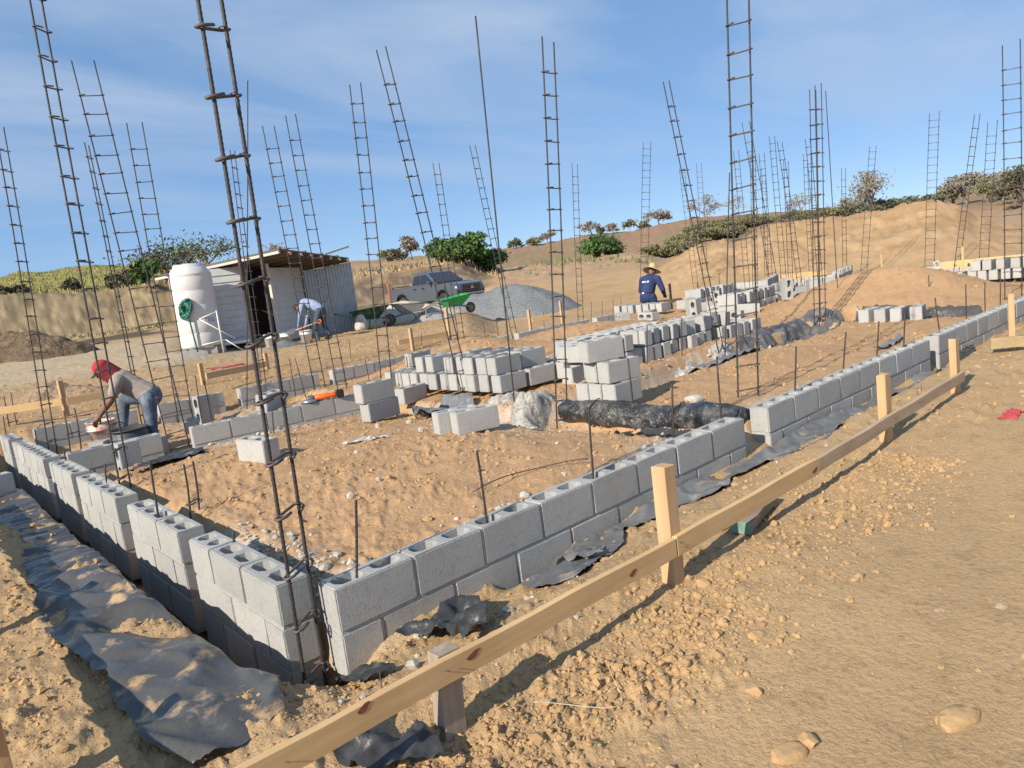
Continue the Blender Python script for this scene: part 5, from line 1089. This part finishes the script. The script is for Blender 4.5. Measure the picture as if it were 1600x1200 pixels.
# rear leg straight, other leg stepped up and bent
bn += [((-.10, .10, .58), (-.08, .12, .19), .098, .066, 'blue_jeans'), ((-.08, .12, .19), (-.12, .13, fl+.09), .066, .050, 'blue_jeans'), ((-.13, .13, fl+.05), (.05, .14, fl+.035), .045, .038, 'work_boot'),
       ((-.06, -.10, .58), (.27, -.13, .58), .098, .070, 'blue_jeans'), ((.27, -.13, .58), (.36, -.14, .20), .068, .050, 'blue_jeans'), ((.35, -.14, .15), (.50, -.15, .13), .045, .036, 'work_boot')]
for s, el, ha_ in ((1, (.30, .22, .62), (.50, .17, .43)), (-1, (.40, -.20, .66), (.60, -.10, .46))):
    sh = (.20, s*.17, .84); e = Vector(sh).lerp(Vector(el), .55); bn += [(sh, e, .074, .064, 'tan_shirt'), (e, el, .048, .042, 'skin'), (el, ha_, .041, .029, 'skin')]
    hand(bn, ha_, Vector(ha_)-Vector(el), (.3, 0, -1), 'skin', s)
def hat1(o, hp, HR):
    b = B(); v = []
    for i in range(7):
        a = math.pi/2*i/6
        for k in range(20): w = 2*math.pi*k/20; v.append(hp(-.005+.112*math.cos(a)*math.cos(w), .092*math.cos(a)*math.sin(w), .03+.105*math.sin(a)))
    b.add(v, [(i*20+k, i*20+(k+1) % 20, (i+1)*20+(k+1) % 20, (i+1)*20+k) for i in range(6) for k in range(20)]); c = b.obj('cap', MATS['red_cloth'], o, True)
    b = B(); v = []; v2 = []
    for i in range(9): w = -1.05+2.1*i/8; v += [hp(.09*math.cos(w), .088*math.sin(w), .035), hp(.09*math.cos(w)+.085*math.cos(w*.8), .10*math.sin(w), .02)]
    v2 = [p+HR @ Vector((0, 0, -.006)) for p in v]; n_ = len(v); b.add(v+v2, [(2*i, 2*i+1, 2*i+3, 2*i+2) for i in range(8)]+[(n_+2*i+2, n_+2*i+3, n_+2*i+1, n_+2*i) for i in range(8)]); b.obj('brim', mat('brim_grey', (.45, .42, .4), .8), o, True)
    b = B(); v = []
    for i in range(7):
        t = i/6
        for k in range(13): w = .75+(2*math.pi-1.5)*k/12; rr_ = 1.06+.25*t*(1+.15*math.sin(k*1.9)); v.append(hp(-.012-.03*t+.105*rr_*math.cos(w), .09*rr_*math.sin(w), .05-.26*t))
    b.add(v, [(i*13+k, i*13+k+1, (i+1)*13+k+1, (i+1)*13+k) for i in range(6) for k in range(12)]); b.obj('neck_cloth', mat('maroon_cloth', (.20, .014, .02), .9, var=[(14, .6, .4, .7)], bump=(25, .8, .02)), o, True)
W1 = at(237, 690, 9.3); wy = math.atan2(-RT[1], -RT[0])
person((W1[0], W1[1], .19), wy+.12, bn, ((.40, 0, 1.0), (.75, 0, -.55), (.5, 0, .8)), hat1, {'head': 'skin'}, 'worker in red cap and tan shirt bending over a pinkish bucket', size=.9)

# worker in the pale shirt bending by the buckets
bn = [((-.08, 0, .84), (-.07, 0, .86), .150, .145, 'dark_jeans'), ((-.07, 0, .88), (.12, 0, 1.02), .14, .14, 'pale_shirt'), ((.12, 0, 1.02), (.36, 0, 1.08), .14, .15, 'pale_shirt'), ((.36, -.13, 1.06), (.36, .13, 1.06), .085, .085, 'pale_shirt'), ((.40, 0, 1.06), (.52, 0, 1.03), .06, .055, 'skin')]
for s in (-1, 1):
    bn += [((-.08, s*.10, .80), (.02+.06*s, s*.15, .43), .100, .070, 'dark_jeans'), ((.02+.06*s, s*.15, .43), (-.06+.1*s, s*.17, .09), .068, .052, 'dark_jeans'), ((-.08+.1*s, s*.17, .05), (.10+.1*s, s*.19, .035), .045, .038, 'work_boot')]
    el = Vector((.46, s*.22, .74)); ha_ = Vector((.56+.05*s, s*.12, .47)); bn += [((.36, s*.18, 1.04), el, .075, .055, 'pale_shirt'), (el, ha_, .052, .036, 'pale_shirt')]; hand(bn, ha_, ha_-el, (.4, 0, -1), 'skin', s)
def hat2(o, hp, HR):
    b = B(); v = []
    for i in range(7):
        a = math.pi*.62*i/6-.12
        for k in range(20): w = 2*math.pi*k/20; v.append(hp(-.012+.106*math.cos(a)*math.cos(w) if a < 1.5 else -.012, .085*math.cos(a)*math.sin(w) if a < 1.5 else 0, .015+.112*math.sin(min(a, 1.57))))
    b.add(v, [(i*20+k, i*20+(k+1) % 20, (i+1)*20+(k+1) % 20, (i+1)*20+k) for i in range(6) for k in range(20)]); b.obj('hair', MATS['dark_hair'], o, True)
W2 = at(504, 531, 21.4)
person((W2[0], W2[1], gz(W2[0], W2[1])), wy-.25, bn, ((.61, 0, .98), (.35, 0, -.9), (.9, 0, .35)), hat2, {'head': 'skin'}, 'worker in blue shirt bending down with a shovel before the shed')

# worker in blue coveralls and straw hat, seen from behind
bn = [((-.06, 0, .90), (-.03, 0, 1.02), .175, .165, 'navy'), ((-.03, 0, 1.02), (.10, 0, 1.27), .165, .185, 'navy'), ((.12, -.17, 1.32), (.12, .17, 1.32), .092, .092, 'navy'), ((.13, 0, 1.36), (.21, 0, 1.44), .062, .056, 'skin')]
for s in (-1, 1):
    bn += [((-.05, s*.105, .88), (.08, s*.14, .50), .122, .092, 'navy'), ((.08, s*.14, .50), (-.02, s*.16, .12), .090, .078, 'navy'), ((-.03, s*.16, .05), (.15, s*.18, .04), .05, .04, 'grey_boot')]
    el = Vector((.14, s*.32, 1.04)); ha_ = Vector((.36, s*.22, .90)); bn += [((.12, s*.22, 1.31), el, .088, .068, 'navy'), (el, ha_, .066, .048, 'navy')]; hand(bn, ha_, ha_-el, (.6, 0, -.6), 'glove_black', s)
def hat3(o, hp, HR):
    b = B(); pf = [(.005, .17), (.05, .165), (.082, .13), (.10, .05), (.13, .025), (.20, .0), (.235, -.015), (.232, -.022), (.19, -.008), (.10, .03)]; v = []; n_ = 28
    for r_, z_ in pf:
        for k in range(n_): w = 2*math.pi*k/n_; v.append(hp(-.01+r_*math.cos(w)*1.05, r_*math.sin(w)*.95, .04+z_-(.03*abs(math.sin(w))**2 if r_ > .15 else 0)))
    b.add(v, [(i*n_+k, i*n_+(k+1) % n_, (i+1)*n_+(k+1) % n_, (i+1)*n_+k) for i in range(len(pf)-1) for k in range(n_)]); b.obj('straw_hat', MATS['straw'], o, True)
    b = B(); mw = mat('white_print', (.75, .76, .78), .8)
    for k, w_ in enumerate((.022, .03, .02, .032, .024, .03)):      # illegible row of white letters across the shoulders
        b.box((-.093, .085-.034*k, 1.265), (.012, w_*.85, .045-.008*(k % 2)), ry=.45)
    b.obj('back_print', mw, o)
    B().box((-.217, .02, 1.0), (.012, .06, .03)).obj('belt_tag', mw, o); b = B(); b.tube([(-.035+.172*math.cos(a), .172*math.sin(a), 1.0) for a in np.linspace(0, 2*math.pi, 25)], .012, 6); b.obj('belt', MATS['glove_black'], o, True)
W3 = W3P; fa = math.atan2(*((E2*.72+RT*.7)[[1, 0]]))
person((W3[0], W3[1], gz(W3[0], W3[1])+.02), fa, bn, ((.25, 0, 1.50), (1, -.2, -.5), (.45, 0, 1)), hat3, {'head': 'skin'}, 'worker in navy coveralls and a straw hat standing with his back turned')

# ------------------------------------------------------------------ vegetation
def bark(): return mat('bark', (.22, .17, .13), .9, var=[(6, .7, .4, .7)])
def tree(px, py, d, h, rx, leaf, label, cat='tree', nleaf=2500, trunk=.35, bare=0., flat=1., lsize=.16, group=None, seed=0, name='tree', z=None, spread=.5):
    rr_ = np.random.default_rng(seed+100); P = at(px, py, d); zb = gz(P[0], P[1]) if z is None else z; r_ = empty(name, (P[0], P[1], zb), 0, label, cat, group)
    b = B(); tips = []
    def grow(p, dr_, L, r0_, dep):
        q = p+dr_*L; m_ = p.lerp(q, .5)+Vector(rr_.normal(0, .04*L, 3)); b.tube([p, m_, q], 1, 5 if dep < 2 else 3, [r0_, r0_*.82, r0_*.62], cap=False); tips.append((q, dep))
        if dep >= 4: return
        for k in range(3 if dep < 3 else 2):
            nd = (dr_+Vector(rr_.normal(0, spread, 3))*Vector((1, 1, .55*flat))+Vector((0, 0, .06))).normalized(); grow(q if k else p.lerp(q, .7), nd, L*rr_.uniform(.6, .82), r0_*.6, dep+1)
    n0 = 3 if trunk < .3 else 1
    for k in range(n0): grow(Vector((rr_.normal(0, .1)*rx*.4, rr_.normal(0, .1)*rx*.4, -.1)), Vector((rr_.normal(0, .25 if n0 > 1 else .06), rr_.normal(0, .25 if n0 > 1 else .06), 1)).normalized(), h*max(trunk, .16), .035*h if n0 == 1 else .02*h, 0)
    # fit skeleton to the wanted size
    V = np.array([p[:] for p in b.v]); ex = max(1e-3, np.abs(V[:, :2]).max()); s_xy = rx*.93/ex; s_z = h*.96/V[:, 2].max(); b.v = [(p[0]*s_xy, p[1]*s_xy, p[2]*s_z) for p in b.v]
    b.obj('trunk', bark() if not bare else mat('dry_bark', (.30, .25, .21), .9), r_)
    T = np.array([[t[0].x*s_xy, t[0].y*s_xy, t[0].z*s_z] for t in tips if t[1] >= 2])
    if nleaf:
        c = T[rr_.integers(0, len(T), nleaf)]+rr_.normal(0, 1, (nleaf, 3))*np.array([rx*.15, rx*.15, h*.075]); c[:, 2] = np.clip(c[:, 2], .06*h, h)
        a = rr_.normal(0, 1, (nleaf, 3)); a /= np.linalg.norm(a, axis=1)[:, None]; e = rr_.normal(0, 1, (nleaf, 3)); e -= a*(a*e).sum(1)[:, None]; e /= np.linalg.norm(e, axis=1)[:, None]
        s_ = lsize*(.5+rr_.random((nleaf, 1))); v = np.stack([c-a*s_, c+e*s_*.45, c+a*s_, c-e*s_*.45], 1).reshape(-1, 3); f = np.arange(nleaf*4).reshape(-1, 4)
        link('crown', mesh_np('crown', v, f, leaf, False), r_)
    return r_
lg = leafmat('leaf_green', (.055, .115, .025), (.10, .17, .045)); lo_ = leafmat('leaf_olive', (.17, .165, .075), (.24, .215, .11)); ld = leafmat('leaf_dry', (.25, .205, .165), (.31, .26, .205)); ldk = leafmat('leaf_dark', (.115, .12, .07), (.18, .165, .10))
tree(722, 420, 54, 2.0, 2.1, lg, 'dense green round bushy tree behind the pickup truck', nleaf=6500, trunk=.14, lsize=.17, seed=1, spread=.75, name='bushy_tree')
tree(765, 420, 55, 1.7, 1.5, lg, 'lower green bush leaning against the round tree behind the truck', 'bush', nleaf=3500, trunk=.14, lsize=.16, seed=21, spread=.75, name='bush')
tree(690, 417, 55.5, 1.9, 1.3, lg, 'small green bush on the truck side of the round tree', 'bush', nleaf=2600, trunk=.14, lsize=.16, seed=22, spread=.75, name='bush')
tree(935, 408, 62, 1.75, 2.4, lg, 'wide green shrub on the brown rise behind the gravel', 'bush', nleaf=5000, trunk=.12, lsize=.16, seed=2, spread=.9, name='bush')
for k, (px, py, d_, h, rx) in enumerate(((1025, 402, 63, 1.0, 1.3), (1048, 400, 64, 1.1, 1.5), (1072, 396, 66, 1.2, 1.6), (1060, 390, 74, 1.1, 1.6), (1092, 385, 76, 1.3, 1.8), (1118, 380, 78, 1.3, 1.8), (1085, 378, 86, 1.2, 1.7), (1112, 372, 90, 1.3, 1.9), (1140, 370, 90, 1.4, 2.0), (1165, 365, 92, 1.4, 2.0), (1150, 374, 80, 1.2, 1.7), (1185, 362, 92, 1.2, 1.8))):
    tree(px, py, d_, h, rx, lo_, 'olive scrub bush on the hillside behind the first sand mound', 'bush', 1500, .12, lsize=.14, seed=30+k, group='scrub behind the mound', spread=.85, name='bush')
# big loose tree over the shed
tree(268, 434, 47, 3.0, 3.0, leafmat('leaf_light', (.09, .12, .045), (.13, .15, .06)), 'loose feathery tree standing behind the shed roof', nleaf=1500, trunk=.28, lsize=.10, seed=4, spread=.85)
tree(320, 415, 52, 3.0, 2.2, leafmat('leaf_light', 0, 0), 'thin feathery tree beside the larger one behind the shed', nleaf=900, trunk=.3, lsize=.10, seed=5, spread=.8)
tree(228, 432, 44, 1.6, .9, lg, 'small bright palm-like bush below the feathery tree', 'bush', 900, .3, lsize=.22, seed=6, name='bush')
for k, (px, py, h, rx) in enumerate(((115, 455, .62, .5), (28, 462, .4, .55), (5, 462, .5, .5), (178, 445, .7, .6), (195, 452, .7, .6), (290, 440, 1.0, 1.1), (330, 425, 1.1, 1.2))):
    tree(px, py, 48, h*1.2, rx*1.2, ldk if k < 5 else ld, ('dark low bush on the grassy bank edge beyond the dirt road' if k < 5 else 'greyish dry bush behind the shed'), 'bush', 1100, .14, lsize=.13, seed=50+k, group='bank bushes' if k < 5 else 'dry bushes behind the shed', spread=.8, name='bush')
tree(425, 396, 90, 3.2, 2.2, ld, 'grey leafless tree on the skyline above the shed roof', nleaf=500, bare=1, seed=7, lsize=.16); tree(505, 398, 70, 1.6, 1.0, lg, 'small green treetop above the shed roof battens', 'tree', 500, .3, seed=8, lsize=.18)
for k, (px, py, d, h, rx, lf_, n_, bare_) in enumerate(((645, 405, 100, 3.1, 1.7, ld, 1800, 1), (605, 408, 105, 1.7, 2.0, lo_, 700, 0), (622, 408, 100, 1.6, 1.4, ldk, 700, 0), (805, 392, 125, 1.6, 1.4, ldk, 500, 0), (835, 390, 125, 1.5, 1.6, lo_, 500, 0), (855, 388, 125, 1.8, 1.8, ld, 500, 1), (925, 366, 125, 2.2, 2.0, ld, 500, 1), (940, 367, 125, 1.1, .9, ldk, 400, 0), (958, 367, 125, 1.6, 1.3, ld, 400, 1), (985, 366, 125, 2.0, 1.4, lo_, 350, 1), (1030, 368, 128, 2.4, 2.7, ld, 700, 1), (1005, 368, 128, 1.2, 1.4, lo_, 400, 0))):
    tree(px, py, d, h, rx, lf_, ('dry pale tree on the far skyline ridge' if bare_ else 'small dark shrub on the far skyline ridge'), 'tree' if bare_ else 'bush', n_, .36 if bare_ else .16, bare=bare_, seed=70+k, lsize=.22, group='dry skyline trees' if bare_ else 'skyline shrubs', name='dry_tree' if bare_ else 'bush', spread=.7)
for k, (px, py, d, h, rx, lf_, n_, bare_, fl_) in enumerate(((1100, 345, 110, 4.0, 2.6, ld, 700, 1, 1), (1145, 340, 118, 3.6, 2.6, ld, 300, 1, 1), (1232, 335, 95, 1.6, 2.2, ldk, 900, 0, 1), (1262, 335, 90, 1.5, 2.4, ldk, 1200, 0, 1), (1250, 330, 100, 3.3, 1.9, ld, 350, 1, 1), (1310, 338, 72, 2.7, 1.6, lo_, 2200, 0, 1), (1285, 338, 76, 1.9, 1.9, ldk, 1400, 0, 1), (1345, 336, 70, 2.4, 1.8, ldk, 2000, 0, 1), (1360, 334, 78, 4.6, 3.0, ld, 900, 1, .7), (1332, 334, 80, 3.0, 1.8, ld, 900, 1, 1), (1375, 336, 68, 2.1, 1.5, ldk, 1600, 0, 1), (1400, 325, 82, 2.2, 2.3, ldk, 1700, 0, 1), (1425, 322, 82, 2.0, 1.8, ldk, 1500, 0, 1), (1445, 322, 84, 1.6, 1.4, lo_, 900, 0, 1), (1465, 320, 80, 1.9, 1.9, ldk, 1400, 0, 1), (1490, 318, 86, 3.5, 2.2, lo_, 1800, 0, 1), (1515, 322, 86, 3.1, 2.4, ld, 2000, 1, 1), (1545, 322, 84, 3.2, 2.4, lo_, 1900, 0, 1), (1560, 330, 80, 2.6, 2.6, ld, 1800, 1, 1), (1597, 330, 66, 4.0, 2.1, ldk, 2800, 0, 1), (1585, 340, 72, 3.0, 1.8, ldk, 1500, 0, 1), (1630, 330, 70, 3.6, 2.4, ldk, 1500, 0, 1))):
    tree(px, py, d, h*(.95 if bare_ else .8), rx*(1 if bare_ else .85), lf_, ('dry leafless spreading tree behind the big sand mounds' if bare_ else ('olive-leaved tree behind the big sand mounds' if lf_ is lo_ else 'low dark bushy tree right behind the crest of the sand mounds' if h < 2.05 else 'tall dark green tree behind the big sand mounds')), 'tree', n_, .32 if bare_ else .2, bare=bare_, flat=fl_, lsize=.13, seed=120+k, group='dry trees behind the mounds' if bare_ else 'green trees behind the mounds', spread=.7, name='dry_tree' if bare_ else 'tree')
# dry and green grass on the left bank
def grass(name, n, sel, h, m, label, w=.02):
    a = np.radians(rng.uniform(-40, 40, n*3)); d = rng.uniform(sel[2], sel[3], n*3); x = CAM[0]+d*(E2[0]*np.cos(a)+E1[0]*np.sin(a)); y = CAM[1]+d*(E2[1]*np.cos(a)+E1[1]*np.sin(a))
    az, _ = polar(x, y); k = (az > sel[0]) & (az < sel[1]) & (fbm(x*.35, y*.35, 2, 84) > sel[4]); x, y = x[k][:n], y[k][:n]; n = len(x); z = gh(x, y)+micro(x, y)
    hh_ = h*(.5+rng.random(n)); t = rng.random(n)*6.283; ln = rng.normal(0, .25, (n, 2))*hh_[:, None]; ww = w*(1+2*rng.random(n))
    v = np.stack([np.stack([x-ww*np.cos(t), y-ww*np.sin(t), z-.03], 1), np.stack([x+ww*np.cos(t), y+ww*np.sin(t), z-.03], 1), np.stack([x+ln[:, 0], y+ln[:, 1], z+hh_], 1)], 1).reshape(-1, 3)
    o = link(name, mesh_np(name, v, np.arange(n*3).reshape(-1, 3), m, False)); o['kind'] = 'stuff'; o['label'] = label; o['category'] = 'grass'
m_gy = mat('grass_yellow', (.40, .33, .13), .9, var=[(.35, (.24, .24, .09), .4, .62)]); m_gd = mat('grass_dry', (.38, .29, .165), .9, var=[(.7, .7, .4, .7)])
grass('hill_grass', 70000, (-250, 330, 46.5, 104, -1), .15, m_gy, 'yellow green grass covering the hill beyond the dirt road', .022)
grass('dry_grass', 5000, (-250, 280, 38.5, 41, -1), .09, m_gd, 'dry straw grass on the cut bank beyond the road', .03)
grass('far_grass', 9000, (330, 800, 52, 75, -.3), .3, m_gd, 'dry grass on the ground above the earth bank', .05)
grass('slope_weeds', 2500, (850, 1040, 46, 66, .1), .25, mat('weed_green', (.20, .20, .09), .9), 'sparse weeds on the brown rise behind the gravel', .05)

# ------------------------------------------------------------------ stones and scraps
gs = 'stones lying on the soil'
for k, (px, py, w_, d_, la) in enumerate(((1495, 1125, .07, .04, 'large flat tan rock half sunk in the trodden soil'), (1235, 1180, .06, .035, 'flat tan rock half sunk beside the trodden strip'), (1183, 995, .032, .028, 'angular tan rock in the rubble strip in front of the string board'), (1100, 912, .03, .034, 'pointed brown rock standing in the soil beside the tallest stake'), (430, 690, .0, 0, ''), (752, 735, .03, .026, 'dark brown rock on the fill beside a wall dowel'), (490, 820, .035, .028, 'angular tan rock on the fill near the corner rebar'))):
    if not w_: continue
    P = up(px, py, gz(*up(px, py, .2)[:2])); bm = bmesh.new(); bmesh.ops.create_icosphere(bm, subdivisions=3, radius=1); co = np.array([v.co[:] for v in bm.verts])
    co = np.sign(co)*np.abs(co)**.8; nz = 1+.28*fbm(co[:, 0]*1.3+co[:, 2]+k*5, co[:, 1]*1.3-co[:, 2], 3, k+300); co = co*nz[:, None]*np.array([w_, d_, min(w_, d_)*.75])
    for v, q in zip(bm.verts, co): v.co = Vector(q)
    me = bpy.data.meshes.new('rock'); bm.to_mesh(me); bm.free(); me.materials.append(m_clod if k != 5 else m_darksoil); o = link('rock', me, None, (P[0], P[1], gz(P[0], P[1])-.004), (.1, 0, YAW+.3)); tag(o, la, 'rock')
for k in range(34):
    if k < 18: px, py = rng.uniform(880, 1590), rng.uniform(820, 1190)
    elif k < 26: px, py = rng.uniform(430, 900), rng.uniform(700, 860)
    else: px, py = rng.uniform(10, 330), rng.uniform(900, 1190)
    P = up(px, py, .12 if not 18 <= k < 26 else .3)
    if not clear_of_walls(np.array([P[0]]), np.array([P[1]]))[0]: continue
    s_ = float(np.clip(.013*math.exp(rng.normal(0, .4)), .008, .026)); bm = bmesh.new(); bmesh.ops.create_icosphere(bm, subdivisions=2, radius=1)
    for v in bm.verts: q = v.co*1.4+Vector((k*3.1, 0, 0)); f_ = 1+.6*float(fbm(np.array([q.x*1.3+q.z]), np.array([q.y*1.3-q.z]), 3, k)[0]); v.co = Vector((v.co.x*1.25, v.co.y, v.co.z*.7))*f_*s_
    me = bpy.data.meshes.new('stone'); bm.to_mesh(me); bm.free(); me.materials.append(m_clod if k % 4 else mat('grey_stone', (.36, .27, .18), .9, var=[(20, .8, .45, .7)]))
    o = link('stone', me, None, (P[0], P[1], gz(P[0], P[1])+s_*.25), (0, 0, rng.uniform(0, 6))); zone = ('in front of the string board', 'on the fill inside the two walls', 'on the spoil bank of the left trench')[0 if k < 18 else 1 if k < 26 else 2]
    tag(o, ('tan' if k % 4 else 'brown')+' stone lying '+zone, 'stone', ('tan' if k % 4 else 'brown')+' stones '+zone)
def rag(px, py, z, s, m, label, seed, cat='rag'):
    P = up(px, py, z); n = 14; g_ = np.linspace(-1, 1, n); X, Y = np.meshgrid(g_, g_); x = P[0]+X*s*(1+.3*fbm(Y*2, X*0, 2, seed)); y = P[1]+Y*s*.45*(1+.4*fbm(X*2, Y*0, 2, seed+1)); zz_ = gh(x, y)+.012+.03*np.maximum(fbm(X*3, Y*3, 3, seed+2), -.2)
    i, j = np.meshgrid(np.arange(n-1), np.arange(n-1), indexing='ij'); f = np.stack([i*n+j, i*n+j+1, (i+1)*n+j+1, (i+1)*n+j], -1).reshape(-1, 4); o = link('rag', mesh_np('rag', np.stack([x, y, zz_], -1).reshape(-1, 3), f, m, True)); tag(o, label, cat)
rag(1582, 681, .12, .11, mat('red_rag', (.50, .06, .07), .85), 'red cloth rag lying on the bare soil before the lone stake', 3)
rag(355, 571, .45, .35, mat('red_rag', 0), 'faded red cloth on the gravelly ground before the water tank', 5)
rag(562, 690, .33, .13, mat('paper_scrap', (.55, .53, .50), .8), 'torn grey paper scrap on the fill inside the first room', 7, 'paper')
rag(592, 686, .33, .10, mat('paper_scrap', 0), 'pale paper scrap beside the torn one on the fill', 9, 'paper')
# crumpled clear bag on the second fill
P = up(1083, 620, .33); bm = bmesh.new(); bmesh.ops.create_icosphere(bm, subdivisions=3, radius=1)
for v in bm.verts: f_ = 1+.25*float(fbm(np.array([v.co.x*3+v.co.z*2]), np.array([v.co.y*3-v.co.z]), 3, 5)[0]); v.co = Vector((v.co.x*.085, v.co.y*.05, v.co.z*.035))*f_
me = bpy.data.meshes.new('plastic_bottle'); bm.to_mesh(me); bm.free(); me.materials.append(mat('clear_bag', (.46, .44, .40), .3)); o = link('plastic_bag', me, None, (P[0], P[1], gz(P[0], P[1])+.035), (0, 0, -.7)); tag(o, 'crumpled whitish plastic bag on the fill beyond the black trench lining', 'bag')
# strings and wires
def wire(pts, r, m, name, label, cat): o = B().tube(pts, r, 5).obj(name, m, None, True); tag(o, label, cat)
pts = []
for t in np.linspace(0, 1, 24): x_ = .28+.38*t; y_ = -1.0-.16*math.sin(t*3.1)+.03*math.sin(9*t); pts.append((x_, y_, gz(x_, y_)+.02+.05*(1-t)**3))
wire(pts, .0014, mat('string_pale', (.6, .52, .36), .8), 'string', 'loose pale string curling on the soil by the muddy stake', 'string')
pts = []
for t in np.linspace(0, 1, 14): q = up(740+180*t, 775-50*t-10*math.sin(3*t), .30); pts.append((q[0], q[1], gz(q[0], q[1])+.03+.01*math.sin(8*t)))
wire(pts, .004, m_tie, 'wire', 'thin steel wire lying along the inside of the right wall', 'wire')
